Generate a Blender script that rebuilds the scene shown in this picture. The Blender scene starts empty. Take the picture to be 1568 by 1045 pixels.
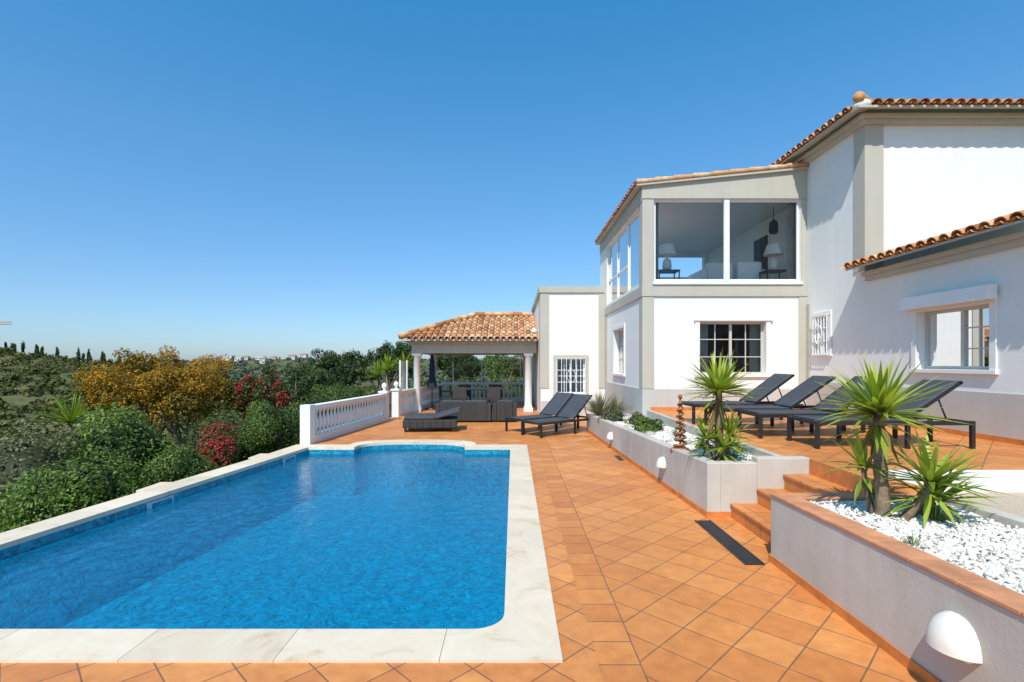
import bpy, bmesh, math, random
import numpy as np
from mathutils import Vector, Matrix
R=math.radians
random.seed(7); RNG=np.random.default_rng(7)
scene=bpy.context.scene

# ------------------------------------------------------------------ materials
def new_mat(name):
    m=bpy.data.materials.new(name); m.use_nodes=True
    nt=m.node_tree; b=nt.nodes['Principled BSDF']
    return m,nt,b
def N(nt,t,**kw):
    n=nt.nodes.new(t)
    for k,v in kw.items(): setattr(n,k,v)
    return n
def ramp(nt,stops):
    r=N(nt,'ShaderNodeValToRGB'); cr=r.color_ramp
    while len(cr.elements)<len(stops): cr.elements.new(0.5)
    for e,(p,c) in zip(cr.elements,stops):
        e.position=p; e.color=(*c,1)
    return r
def objco(nt):
    return N(nt,'ShaderNodeTexCoord').outputs['Object']
def noise(nt,co,scale,detail=4,rough=0.55):
    n=N(nt,'ShaderNodeTexNoise'); n.inputs['Scale'].default_value=scale
    n.inputs['Detail'].default_value=detail; n.inputs['Roughness'].default_value=rough
    if co is not None: nt.links.new(co,n.inputs['Vector'])
    return n
def bump(nt,b,h,strength,dist):
    bp=N(nt,'ShaderNodeBump'); bp.inputs['Strength'].default_value=strength; bp.inputs['Distance'].default_value=dist
    nt.links.new(h,bp.inputs['Height']); nt.links.new(bp.outputs[0],b.inputs['Normal']); return bp
def mixc(nt,fac,a,b,mode='MIX'):
    m=N(nt,'ShaderNodeMix',data_type='RGBA',blend_type=mode)
    for i,v in ((0,fac),(6,a),(7,b)):
        if isinstance(v,(int,float)): m.inputs[i].default_value=v
        elif isinstance(v,tuple): m.inputs[i].default_value=(*v,1)
        else: nt.links.new(v,m.inputs[i])
    return m.outputs[2]

def plain(name,c,rough=0.6,var=0.12,scale=3,bs=0.15,bd=0.005,bscale=60,metal=0.0):
    m,nt,b=new_mat(name); co=objco(nt)
    n=noise(nt,co,scale,5)
    lo=tuple(x*(1-var) for x in c); hi=tuple(min(1,x*(1+var)) for x in c)
    r=ramp(nt,[(0.3,lo),(0.7,hi)]); nt.links.new(n.outputs[0],r.inputs[0])
    nt.links.new(r.outputs[0],b.inputs['Base Color'])
    b.inputs['Roughness'].default_value=rough; b.inputs['Metallic'].default_value=metal
    if bs>0:
        n2=noise(nt,co,bscale,3); bump(nt,b,n2.outputs[0],bs,bd)
    return m

def stucco(name,c,dirt=0.1,streak=0.5):
    m,nt,b=new_mat(name); co=objco(nt)
    n=noise(nt,co,0.9,6,0.6)
    mp=N(nt,'ShaderNodeMapping'); mp.inputs['Scale'].default_value=(5,5,0.5); nt.links.new(co,mp.inputs[0])
    n3=noise(nt,mp.outputs[0],1.0,4)
    r=ramp(nt,[(0.3,tuple(x*(1-dirt) for x in c)),(0.65,c)]); nt.links.new(n.outputs[0],r.inputs[0])
    r2=ramp(nt,[(0.3,(0.9,0.885,0.86)),(0.6,(1,1,1))]); nt.links.new(n3.outputs[0],r2.inputs[0])
    nt.links.new(mixc(nt,streak,r.outputs[0],r2.outputs[0],'MULTIPLY'),b.inputs['Base Color'])
    b.inputs['Roughness'].default_value=0.85; b.inputs['Specular IOR Level'].default_value=0.25
    n2=noise(nt,co,45,4); bump(nt,b,n2.outputs[0],0.3,0.006)
    return m

WHITE=stucco('white_stucco',(0.81,0.80,0.755),0.05,0.3)
TRIM=stucco('greige_trim_paint',(0.52,0.485,0.40),0.08)
PLINTH=stucco('grey_plinth_paint',(0.55,0.525,0.485),0.1)
PLANTERW=stucco('planter_render',(0.60,0.545,0.475),0.25,1.0)
INTW=plain('interior_paint',(0.86,0.84,0.80),0.9,0.03,2,0)
FRAMEW=plain('white_aluminium',(0.80,0.79,0.77),0.35,0.03,2,0)
FRAMEG=plain('grey_window_frame',(0.55,0.51,0.45),0.4,0.04,2,0)
BLACKF=plain('black_powder_coat',(0.018,0.018,0.02),0.4,0.2,5,0)
SLING=plain('charcoal_sling_fabric',(0.050,0.056,0.066),0.75,0.15,8,0.3,0.002,400)
DOME=plain('white_lamp_ceramic',(0.76,0.70,0.61),0.6,0.10,9,0.2,0.003,30)
SOFAW=plain('cream_fabric',(0.80,0.77,0.70),0.9,0.05,4,0)
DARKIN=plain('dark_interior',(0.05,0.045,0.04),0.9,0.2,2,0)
LFLOOR=plain('pale_floor_tile',(0.76,0.72,0.66),0.5,0.1,2,0)
CURTAIN=plain('curtain_fabric',(0.38,0.36,0.33),0.9,0.1,6,0)
RUST=plain('rusty_copper',(0.32,0.13,0.04),0.5,0.4,12,0.3,0.004,50,0.3)
SAND=plain('exposed_aggregate',(0.50,0.40,0.30),0.9,0.2,60,0.5,0.01,120)
GROUT=plain('bedding_mortar',(0.30,0.23,0.17),0.9,0.2,10,0)
NAVY=plain('navy_canvas',(0.02,0.025,0.06),0.9,0.2,6,0.2,0.01,20)

def wicker():
    m,nt,b=new_mat('dark_wicker'); co=objco(nt)
    w=N(nt,'ShaderNodeTexBrick'); nt.links.new(co,w.inputs['Vector']); w.inputs['Scale'].default_value=22
    w.inputs['Color1'].default_value=(0.05,0.045,0.042,1); w.inputs['Color2'].default_value=(0.03,0.028,0.027,1); w.inputs['Mortar'].default_value=(0.008,0.008,0.008,1)
    nt.links.new(w.outputs[0],b.inputs['Base Color']); b.inputs['Roughness'].default_value=0.6
    bump(nt,b,w.outputs[1],0.5,0.004).invert=True
    return m
WICKER=wicker()

def tile_mat(name,rot,size,c1,c2,mortar,mw=0.005,rough=0.42):
    m,nt,b=new_mat(name); co=objco(nt)
    nd=noise(nt,co,2.2,2); sc=N(nt,'ShaderNodeVectorMath',operation='SCALE'); nt.links.new(nd.outputs[1],sc.inputs[0]); sc.inputs['Scale'].default_value=0.010
    ad0=N(nt,'ShaderNodeVectorMath',operation='ADD'); nt.links.new(co,ad0.inputs[0]); nt.links.new(sc.outputs[0],ad0.inputs[1])
    mp=N(nt,'ShaderNodeMapping'); mp.inputs['Rotation'].default_value=(0,0,rot); nt.links.new(ad0.outputs[0],mp.inputs[0])
    br=N(nt,'ShaderNodeTexBrick'); br.offset=0; br.offset_frequency=1
    br.inputs['Scale'].default_value=1; br.inputs['Brick Width'].default_value=size; br.inputs['Row Height'].default_value=size
    br.inputs['Mortar Size'].default_value=mw; br.inputs['Mortar Smooth'].default_value=0.2
    br.inputs['Color1'].default_value=(*c1,1); br.inputs['Color2'].default_value=(*c2,1); br.inputs['Mortar'].default_value=(*mortar,1)
    nt.links.new(mp.outputs[0],br.inputs['Vector'])
    n1=noise(nt,co,0.7,5); n2=noise(nt,co,9,5,0.65)
    r1=ramp(nt,[(0.3,(0.82,0.77,0.74)),(0.7,(1.06,1.06,1.04))]); nt.links.new(n1.outputs[0],r1.inputs[0])
    r2=ramp(nt,[(0.3,(0.82,0.78,0.76)),(0.65,(1.04,1.05,1.06))]); nt.links.new(n2.outputs[0],r2.inputs[0])
    c=mixc(nt,1.0,br.outputs[0],r1.outputs[0],'MULTIPLY'); c=mixc(nt,1.0,c,r2.outputs[0],'MULTIPLY')
    nt.links.new(c,b.inputs['Base Color'])
    rr=N(nt,'ShaderNodeMapRange'); rr.inputs[3].default_value=rough-0.08; rr.inputs[4].default_value=rough+0.25
    nt.links.new(n2.outputs[0],rr.inputs[0]); nt.links.new(rr.outputs[0],b.inputs['Roughness'])
    ad=N(nt,'ShaderNodeMath',operation='MULTIPLY_ADD'); nt.links.new(br.outputs[1],ad.inputs[0]); ad.inputs[1].default_value=-1.0
    nt.links.new(n2.outputs[0],ad.inputs[2])
    bump(nt,b,ad.outputs[0],0.35,0.004)
    return m
TC1=(0.74,0.30,0.082); TC2=(0.61,0.215,0.054); TCM=(0.24,0.12,0.06)
TILED=tile_mat('terracotta_tiles_diagonal',R(45),0.31,TC1,TC2,TCM)
TILES=tile_mat('terracotta_tiles_straight',0,0.31,TC1,TC2,TCM)
TILEP=plain('terracotta_trim',(0.60,0.20,0.05),0.5,0.25,8,0.2,0.004,60)
CAP=plain('faded_terracotta_cap',(0.58,0.25,0.12),0.7,0.25,6,0.3,0.004,60)

def stone():
    m,nt,b=new_mat('cream_limestone'); co=objco(nt)
    at=N(nt,'ShaderNodeAttribute'); at.attribute_name='var'
    n=noise(nt,co,3.2,8,0.65); n.inputs['Distortion'].default_value=1.2
    r=ramp(nt,[(0.25,(0.58,0.42,0.27)),(0.43,(0.74,0.61,0.46)),(0.7,(0.80,0.70,0.56))]); nt.links.new(n.outputs[0],r.inputs[0])
    r2=ramp(nt,[(0,(0.86,0.84,0.8)),(1,(1.02,1,0.98))]); nt.links.new(at.outputs['Fac'],r2.inputs[0])
    nt.links.new(mixc(nt,1,r.outputs[0],r2.outputs[0],'MULTIPLY'),b.inputs['Base Color'])
    b.inputs['Roughness'].default_value=0.6
    n2=noise(nt,co,70,3); bump(nt,b,n2.outputs[0],0.3,0.003)
    return m
STONE=stone()

def attr_mat(name,stops,rough=0.6,trans=0.0,spec=0.3,nscale=None,bumpy=0):
    m,nt,b=new_mat(name)
    at=N(nt,'ShaderNodeAttribute'); at.attribute_name='var'
    r=ramp(nt,stops); nt.links.new(at.outputs['Fac'],r.inputs[0]); c=r.outputs[0]
    co=objco(nt)
    if nscale:
        n=noise(nt,co,nscale,4); r2=ramp(nt,[(0.3,(0.7,0.7,0.7)),(0.7,(1.12,1.12,1.12))]); nt.links.new(n.outputs[0],r2.inputs[0])
        c=mixc(nt,1,c,r2.outputs[0],'MULTIPLY')
    nt.links.new(c,b.inputs['Base Color']); b.inputs['Roughness'].default_value=rough
    b.inputs['Specular IOR Level'].default_value=spec
    if bumpy:
        n3=noise(nt,co,bumpy,4); bump(nt,b,n3.outputs[0],0.4,0.01)
    if trans>0:
        t=N(nt,'ShaderNodeBsdfTranslucent'); nt.links.new(mixc(nt,1,c,(1.2,1.25,0.6),'MULTIPLY'),t.inputs[0])
        mx=N(nt,'ShaderNodeMixShader'); mx.inputs[0].default_value=trans
        out=nt.nodes['Material Output']; nt.links.new(b.outputs[0],mx.inputs[1]); nt.links.new(t.outputs[0],mx.inputs[2]); nt.links.new(mx.outputs[0],out.inputs[0])
    return m
ROOFT=attr_mat('clay_roof_tile',[(0,(0.36,0.14,0.055)),(0.3,(0.60,0.26,0.10)),(0.7,(0.70,0.36,0.16)),(1,(0.74,0.50,0.29))],0.75,0,0.2,14,50)
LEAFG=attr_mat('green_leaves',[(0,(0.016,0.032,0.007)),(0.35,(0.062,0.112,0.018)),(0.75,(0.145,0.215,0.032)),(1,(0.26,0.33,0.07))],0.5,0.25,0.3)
LEAFD=attr_mat('dark_leaves',[(0,(0.012,0.026,0.008)),(0.5,(0.046,0.080,0.020)),(1,(0.13,0.165,0.045))],0.5,0.25,0.3)
LEAFO=attr_mat('olive_grey_leaves',[(0,(0.04,0.045,0.018)),(0.5,(0.125,0.135,0.056)),(1,(0.27,0.26,0.14))],0.6,0.2,0.2)
LEAFY=attr_mat('yellow_orange_leaves',[(0,(0.05,0.045,0.010)),(0.3,(0.15,0.12,0.018)),(0.6,(0.36,0.20,0.018)),(1,(0.58,0.26,0.02))],0.55,0.3,0.2)
LEAFR=attr_mat('red_flowering_leaves',[(0,(0.016,0.035,0.008)),(0.5,(0.055,0.10,0.02)),(0.66,(0.10,0.145,0.03)),(0.70,(0.30,0.012,0.018)),(1,(0.50,0.025,0.035))],0.5,0.2,0.3)
YUC=attr_mat('yucca_leaf',[(0,(0.30,0.19,0.07)),(0.12,(0.12,0.18,0.025)),(0.5,(0.27,0.36,0.035)),(1,(0.50,0.54,0.08))],0.38,0.25,0.5)
SCRUB=attr_mat('scrub_leaves',[(0,(0.03,0.038,0.012)),(0.4,(0.075,0.082,0.024)),(0.75,(0.135,0.135,0.04)),(1,(0.24,0.21,0.085))],0.8,0.1,0.1)
FARG=attr_mat('far_foliage_haze_tinted',[(0,(0.045,0.06,0.045)),(0.5,(0.085,0.10,0.06)),(1,(0.15,0.16,0.10))],0.9,0,0.05)  # bluish distance haze mixed into the leaf colour
BARK=plain('bark',(0.20,0.14,0.09),0.9,0.35,12,0.6,0.02,30)
PEB=attr_mat('white_marble_pebbles',[(0,(0.50,0.43,0.34)),(0.3,(0.74,0.70,0.64)),(1,(0.83,0.80,0.75))],0.6,0,0.3)
ROCK=plain('weathered_rock',(0.42,0.36,0.29),0.9,0.3,8,0.6,0.02,25)
PEBB=plain('pebble_bed',(0.64,0.59,0.52),0.9,0.35,40,0.8,0.02,60)

def glass_mat(name,tint=(0.85,0.9,0.92),refl=1.0):
    m,nt,b=new_mat(name); nt.nodes.remove(b)
    t=N(nt,'ShaderNodeBsdfTransparent'); t.inputs[0].default_value=(*tint,1)
    g=N(nt,'ShaderNodeBsdfGlossy'); g.inputs['Roughness'].default_value=0.0
    f=N(nt,'ShaderNodeFresnel'); f.inputs[0].default_value=1.5
    mu=N(nt,'ShaderNodeMath',operation='MULTIPLY'); mu.inputs[1].default_value=refl; nt.links.new(f.outputs[0],mu.inputs[0])
    mx=N(nt,'ShaderNodeMixShader'); nt.links.new(mu.outputs[0],mx.inputs[0]); nt.links.new(t.outputs[0],mx.inputs[1]); nt.links.new(g.outputs[0],mx.inputs[2])
    nt.links.new(mx.outputs[0],nt.nodes['Material Output'].inputs[0])
    return m
GLASS=glass_mat('window_glass',(0.96,0.975,0.975),1.0)
GLASSC=glass_mat('clear_screen_glass',(0.92,0.95,0.94),1.0)

def water_mat():
    m,nt,b=new_mat('pool_water'); nt.nodes.remove(b); co=objco(nt)
    mp=N(nt,'ShaderNodeMapping'); mp.inputs['Scale'].default_value=(1.0,0.75,1); nt.links.new(co,mp.inputs[0])
    n1=noise(nt,mp.outputs[0],8.0,5,0.65); n1.inputs['Distortion'].default_value=1.0
    n2=noise(nt,mp.outputs[0],1.2,2)
    ad=N(nt,'ShaderNodeMath',operation='MULTIPLY_ADD'); nt.links.new(n2.outputs[0],ad.inputs[0]); ad.inputs[1].default_value=0.8; nt.links.new(n1.outputs[0],ad.inputs[2])
    bp=N(nt,'ShaderNodeBump'); bp.inputs['Strength'].default_value=0.17; bp.inputs['Distance'].default_value=0.05; nt.links.new(ad.outputs[0],bp.inputs['Height'])
    bp2=N(nt,'ShaderNodeBump'); bp2.inputs['Strength'].default_value=1.0; bp2.inputs['Distance'].default_value=0.16; nt.links.new(ad.outputs[0],bp2.inputs['Height'])
    t=N(nt,'ShaderNodeBsdfTransparent'); t.inputs[0].default_value=(0.30,0.88,0.97,1)
    df=N(nt,'ShaderNodeBsdfDiffuse'); df.inputs[0].default_value=(0.003,0.26,0.50,1); nt.links.new(bp2.outputs[0],df.inputs['Normal'])
    m0=N(nt,'ShaderNodeMixShader'); m0.inputs[0].default_value=0.50; nt.links.new(t.outputs[0],m0.inputs[1]); nt.links.new(df.outputs[0],m0.inputs[2])
    g=N(nt,'ShaderNodeBsdfGlossy'); g.inputs['Roughness'].default_value=0.015; nt.links.new(bp.outputs[0],g.inputs['Normal'])
    f=N(nt,'ShaderNodeFresnel'); f.inputs[0].default_value=1.33; nt.links.new(bp.outputs[0],f.inputs['Normal'])
    mx=N(nt,'ShaderNodeMixShader'); nt.links.new(f.outputs[0],mx.inputs[0]); nt.links.new(m0.outputs[0],mx.inputs[1]); nt.links.new(g.outputs[0],mx.inputs[2])
    nt.links.new(mx.outputs[0],nt.nodes['Material Output'].inputs[0])
    return m
WATER=water_mat()
def basin_mat(name,dark=1.0,rim=False):
    m,nt,b=new_mat(name); co=objco(nt)
    nw=noise(nt,co,7,3,0.6)
    sub=N(nt,'ShaderNodeVectorMath',operation='SCALE'); nt.links.new(nw.outputs[1],sub.inputs[0]); sub.inputs['Scale'].default_value=0.0 if rim else 0.2
    add=N(nt,'ShaderNodeVectorMath',operation='ADD'); nt.links.new(co,add.inputs[0]); nt.links.new(sub.outputs[0],add.inputs[1])
    v=N(nt,'ShaderNodeTexVoronoi',feature='F1'); v.inputs['Scale'].default_value=26; nt.links.new(add.outputs[0],v.inputs['Vector'])
    base=[(0,tuple(x*dark for x in (0.006,0.26,0.42))),(0.5,tuple(x*dark for x in (0.010,0.40,0.62))),(1,tuple(x*dark for x in (0.03,0.62,0.82)))]
    r=ramp(nt,base); sp=N(nt,'ShaderNodeSeparateColor'); nt.links.new(v.outputs['Color'],sp.inputs[0]); nt.links.new(sp.outputs[0],r.inputs[0])
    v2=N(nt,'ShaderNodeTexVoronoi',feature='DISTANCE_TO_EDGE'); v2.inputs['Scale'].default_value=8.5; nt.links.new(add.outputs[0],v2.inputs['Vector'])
    r2=ramp(nt,[(0.0,(1.6,1.5,1.4)),(0.12,(1.0,1.0,1.0)),(0.5,(0.78,0.84,0.88))]); nt.links.new(v2.outputs[0],r2.inputs[0])  # bright cell edges: caustic light lines painted into the underwater mosaic colour
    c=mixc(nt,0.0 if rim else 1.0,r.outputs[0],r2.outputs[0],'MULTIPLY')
    nt.links.new(c,b.inputs['Base Color']); b.inputs['Roughness'].default_value=0.35
    return m
BASIN=basin_mat('blue_mosaic_painted_caustics',1.0)
RIM=basin_mat('blue_mosaic_rim',0.55,True)

def ground_mat():
    m,nt,b=new_mat('mediterranean_ground'); co=objco(nt)
    n1=noise(nt,co,0.035,8,0.65); n2=noise(nt,co,0.9,6,0.7)
    r1=ramp(nt,[(0.35,(0.06,0.075,0.02)),(0.5,(0.11,0.11,0.034)),(0.68,(0.20,0.16,0.07))]); nt.links.new(n1.outputs[0],r1.inputs[0])
    r2=ramp(nt,[(0.3,(0.5,0.55,0.45)),(0.7,(1.15,1.2,1.0))]); nt.links.new(n2.outputs[0],r2.inputs[0])
    c=mixc(nt,1,r1.outputs[0],r2.outputs[0],'MULTIPLY')
    ge=N(nt,'ShaderNodeVectorMath',operation='LENGTH'); nt.links.new(co,ge.inputs[0])
    mr=N(nt,'ShaderNodeMapRange'); mr.inputs[1].default_value=9; mr.inputs[2].default_value=14; nt.links.new(ge.outputs['Value'],mr.inputs[0])
    c=mixc(nt,mr.outputs[0],(0.16,0.25,0.03),c)
    nt.links.new(c,b.inputs['Base Color']); b.inputs['Roughness'].default_value=0.95
    bump(nt,b,n2.outputs[0],0.6,0.15)
    return m
GROUND=ground_mat()
SEA=plain('sea_water',(0.16,0.30,0.42),0.35,0.1,0.001,0)

# ------------------------------------------------------------------ mesh helpers
def empty(name,loc=(0,0,0)):
    e=bpy.data.objects.new(name,None); e.location=loc; e.empty_display_size=0.3
    scene.collection.objects.link(e); return e
class Acc:
    def __init__(s): s.v=[]; s.f=[]; s.m=[]; s.a=[]; s.sm=[]
    def add(s,V,F,m=0,a=0.5,smooth=False):
        o=len(s.v); s.v+= [tuple(p) for p in V]
        for f in F: s.f.append(tuple(i+o for i in f)); s.m.append(m); s.a.append(a); s.sm.append(smooth)
    def box(s,x0,x1,y0,y1,z0,z1,m=0,a=0.5,M=None):
        x0,x1=sorted((x0,x1)); y0,y1=sorted((y0,y1)); z0,z1=sorted((z0,z1))
        V=[(x0,y0,z0),(x1,y0,z0),(x1,y1,z0),(x0,y1,z0),(x0,y0,z1),(x1,y0,z1),(x1,y1,z1),(x0,y1,z1)]
        if M is not None: V=[tuple(M@Vector(p)) for p in V]
        s.add(V,[(0,3,2,1),(4,5,6,7),(0,1,5,4),(1,2,6,5),(2,3,7,6),(3,0,4,7)],m,a)
    def prism(s,poly,zb,zt,m=0,a=0.5):
        n=len(poly); zb=zb if hasattr(zb,'__len__') else [zb]*n; zt=zt if hasattr(zt,'__len__') else [zt]*n
        V=[(p[0],p[1],zb[i]) for i,p in enumerate(poly)]+[(p[0],p[1],zt[i]) for i,p in enumerate(poly)]
        F=[tuple(range(n))[::-1],tuple(range(n,2*n))]+[(i,(i+1)%n,n+(i+1)%n,n+i) for i in range(n)]
        s.add(V,F,m,a)
    def lathe(s,prof,c,seg=12,m=0,a=0.5,smooth=True,M=None,ang=2*math.pi):
        V=[];F=[];k=len(prof)
        full=abs(ang-2*math.pi)<1e-6; ns=seg if full else seg+1
        for j in range(ns):
            t=ang*j/seg
            for r,z in prof:
                p=Vector((r*math.cos(t),r*math.sin(t),z))
                if M is not None: p=M@p
                V.append((c[0]+p.x,c[1]+p.y,c[2]+p.z))
        for j in range(seg):
            j2=(j+1)%ns
            for i in range(k-1): F.append((j*k+i,j2*k+i,j2*k+i+1,j*k+i+1))
        s.add(V,F,m,a,smooth)
    def tube(s,pts,rad,seg=8,m=0,a=0.5,smooth=True):
        pts=[Vector(p) for p in pts]; n=len(pts)
        rad=rad if hasattr(rad,'__len__') else [rad]*n
        V=[];F=[]
        for i,p in enumerate(pts):
            d=(pts[min(i+1,n-1)]-pts[max(i-1,0)]).normalized()
            u=d.cross(Vector((0.31,0.17,0.93)))
            if u.length<1e-3: u=d.cross(Vector((1,0,0)))
            u.normalize(); w=d.cross(u)
            for j in range(seg):
                t=2*math.pi*j/seg; V.append(tuple(p+(u*math.cos(t)+w*math.sin(t))*rad[i]))
        for i in range(n-1):
            for j in range(seg): F.append((i*seg+j,i*seg+(j+1)%seg,(i+1)*seg+(j+1)%seg,(i+1)*seg+j))
        F.append(tuple(range(seg))[::-1]); F.append(tuple(range((n-1)*seg,n*seg)))
        s.add(V,F,m,a,smooth)
    def build(s,name,mats,parent=None,bevel=0,fix=True):
        me=bpy.data.meshes.new(name); me.from_pydata(s.v,[],s.f)
        mats=mats if isinstance(mats,(list,tuple)) else [mats]
        for m in mats: me.materials.append(m)
        me.polygons.foreach_set('material_index',s.m); me.polygons.foreach_set('use_smooth',s.sm)
        at=me.attributes.new('var','FLOAT','FACE'); at.data.foreach_set('value',s.a)
        if fix:
            bm=bmesh.new(); bm.from_mesh(me); bmesh.ops.recalc_face_normals(bm,faces=bm.faces); bm.to_mesh(me); bm.free()
        me.update()
        o=bpy.data.objects.new(name,me); scene.collection.objects.link(o)
        if parent: o.parent=parent
        if bevel:
            b=o.modifiers.new('bevel','BEVEL'); b.width=bevel; b.segments=2; b.limit_method='ANGLE'
        return o
def fast(name,V,F,mat,var,parent=None,smooth=False):
    me=bpy.data.meshes.new(name); V=np.asarray(V,dtype=np.float32); F=np.asarray(F,dtype=np.int32)
    k=F.shape[1]
    me.vertices.add(len(V)); me.vertices.foreach_set('co',V.ravel())
    me.loops.add(F.size); me.loops.foreach_set('vertex_index',F.ravel())
    me.polygons.add(len(F)); me.polygons.foreach_set('loop_start',np.arange(0,F.size,k,dtype=np.int32))
    me.polygons.foreach_set('loop_total',np.full(len(F),k,dtype=np.int32))
    if smooth: me.polygons.foreach_set('use_smooth',np.ones(len(F),dtype=bool))
    me.materials.append(mat)
    at=me.attributes.new('var','FLOAT','FACE'); at.data.foreach_set('value',np.asarray(var,dtype=np.float32))
    me.update(calc_edges=True); me.validate()
    o=bpy.data.objects.new(name,me); scene.collection.objects.link(o)
    if parent: o.parent=parent
    return o
# ---- leaves
def norm(a): return a/np.maximum(np.linalg.norm(a,axis=1,keepdims=True),1e-6)
def leafquads(P,Nn,size,aspect=0.5,rng=RNG):
    n=len(P); t=norm(np.cross(Nn,rng.normal(size=(n,3)))); b=norm(np.cross(Nn,t))
    sz=(size*rng.uniform(0.6,1.3,n))[:,None]
    V=np.stack([P-t*sz*0.5,P+b*sz*aspect*0.5,P+t*sz*0.5,P-b*sz*aspect*0.5],1).reshape(-1,3)
    F=np.arange(n*4).reshape(n,4)
    return V,F
def clump(c,rad,n,size,lumps=14,rng=RNG,aspect=0.5,core=True,flat=0.0,lr=(0.28,0.5),vb=0.5):
    c=np.array(c,float); rad=np.array(rad,float)
    D=norm(rng.normal(size=(lumps,3))); 
    LC=D*rad*rng.uniform(0.45,0.82,(lumps,1)); LR=rng.uniform(lr[0],lr[1],(lumps,1))*rad
    LV=rng.uniform(-0.17,0.17,lumps)
    LC=np.vstack([LC,[[0,0,0]]]); LR=np.vstack([LR,[rad*0.72]]); LV=np.append(LV,0)
    w=LR[:,0]*LR[:,2]; idx=rng.choice(len(LC),n,p=w/w.sum())
    d=norm(rng.normal(size=(n,3))); r=rng.uniform(0.72,1.10,(n,1))
    P=LC[idx]+d*LR[idx]*r
    q=np.linalg.norm(P/rad,axis=1); keep=q>0.5
    P=P[keep]; d=d[keep]; idx=idx[keep]; q=q[keep]
    Nn=norm(d*0.8+rng.normal(size=d.shape)*0.5+np.array([0,0,0.3]))
    V,F=leafquads(P+c,Nn,size,aspect,rng)
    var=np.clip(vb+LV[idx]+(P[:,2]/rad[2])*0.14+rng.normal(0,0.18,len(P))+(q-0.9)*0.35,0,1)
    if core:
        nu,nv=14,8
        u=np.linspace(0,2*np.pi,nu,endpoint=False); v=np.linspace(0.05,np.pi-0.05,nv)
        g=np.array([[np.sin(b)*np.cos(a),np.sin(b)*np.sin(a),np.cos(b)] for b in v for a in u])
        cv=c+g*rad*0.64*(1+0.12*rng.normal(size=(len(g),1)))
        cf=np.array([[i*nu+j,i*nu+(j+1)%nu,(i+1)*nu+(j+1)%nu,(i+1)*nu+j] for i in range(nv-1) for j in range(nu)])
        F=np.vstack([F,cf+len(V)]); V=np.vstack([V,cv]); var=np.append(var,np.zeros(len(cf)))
    return V,F,var
def merge(parts):
    Vs=[];Fs=[];vs=[];o=0
    for V,F,v in parts: Vs.append(V);Fs.append(F+o);vs.append(v);o+=len(V)
    return np.vstack(Vs),np.vstack(Fs),np.concatenate(vs)
def shrub(name,c,rad,n,size,mat,lumps=14,**k):
    V,F,v=clump(c,rad,n,size,lumps,**k); return fast(name,V,F,mat,v)

# ------------------------------------------------------------------ terrain
def edge(y): return -4.49+0.121*(np.clip(y,-4,26)-10.1)
def Hh(x,y):
    x=np.asarray(x,float); y=np.asarray(y,float)
    d=edge(y)-x; D=np.maximum(np.maximum(d,y-26.5),0)
    h=-0.30-10.0*(1-np.exp(-D/26))
    ins=(d<-0.15)&(y<26.5); h=np.where(ins,-2.3,h)
    far=np.clip((D-12)/30,0,1)
    h=h+far*(13.5*np.exp(-(((x+112)/50)**2+((y-88)/34)**2)/2))
    h=h+far*(17*np.exp(-(((x+230)/300)**2+((y-680)/130)**2)/2)+7*np.exp(-(((x-60)/160)**2+((y-300)/90)**2)/2))
    h=h+far*(0.7*np.sin(x*0.07+y*0.03)+0.5*np.sin(y*0.11-x*0.05)+0.35*np.sin(x*0.23+1)*np.cos(y*0.19))
    r=np.hypot(x,y); s=np.clip((r-1300)/1500,0,1); s=s*s*(3-2*s)
    return h*(1-s)+(-45)*s
def ground():
    pos=[0,0.02,0.3,1,2.5,6,12,20,35,60,100,160,260,420,700,1200,2200,4500,9000]
    neg=[0.4,0.9,1.5,2.2,3,4,5,6.5,8,10,12,15,18,22,27,33,40,48,57,67,78,90,103,117,132,148,165,185,210,240,280,330,400,480,580,700,850,1050,1300,1600,2000,2600,3500,5000,9000]
    U=np.array([-q for q in neg[::-1]]+pos)
    Yp=list(np.arange(-6,30,1.5))+[31,33,36,40,44,49,55,61,68,75,83,91,100,109,118,128,138,150,163,178,195,215,240,270,305,345,390,440,500,560,620,680,750,830,930,1050,1200,1400,1700,2100,2700,3600,5000,9000]
    Yn=[-9000,-4000,-2000,-1000,-500,-250,-120,-60,-30,-15,-9]
    Y=np.array(Yn+Yp)
    V=[];
    for y in Y:
        for u in U:
            x=float(edge(y))+u; V.append((x,y,float(Hh(x,y))))
    nu=len(U); F=[[i*nu+j,i*nu+j+1,(i+1)*nu+j+1,(i+1)*nu+j] for i in range(len(Y)-1) for j in range(nu-1)]
    fast('ground',V,F,GROUND,np.full(len(F),.5),smooth=True)
ground()
a=Acc(); a.add([(-30000,1200,-32),(30000,1200,-32),(30000,60000,-32),(-30000,60000,-32)],[(0,1,2,3)]); a.build('sea',SEA,fix=False)

# ------------------------------------------------------------------ pool
pool=empty('swimming_pool')
def xin(y): return -4.10+0.121*(y-10.1)
pairs=[]
xl=xin(3.24); 
xs=[xl,-4.0,-3.12,-2.24,-1.36,-0.42,-0.26]
outx=[-5.3,-4.0,-3.12,-2.24,-1.36,-0.42,-0.26]
for x,xo in zip(xs,outx): pairs.append(((x,3.24),(xo,2.90)))
J=[1,1,1,1,1,0]
for i in range(1,9):
    t=i/8; an=R(-90+90*t); ip=(-0.26+0.2*math.cos(an),3.44+0.2*math.sin(an))
    op=(-0.26+0.54*2*t,2.90) if t<=0.5 else (0.28,2.90+0.54*(2*t-1))
    pairs.append((ip,op)); J.append(0)
for y in (3.75,4.65,5.55,6.45,7.35,8.25,9.15,10.2):
    pairs.append(((-0.06,y),(0.28,y if y<10 else 10.54))); J.append(0 if y==3.75 else 1)
J[-8]=0
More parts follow.
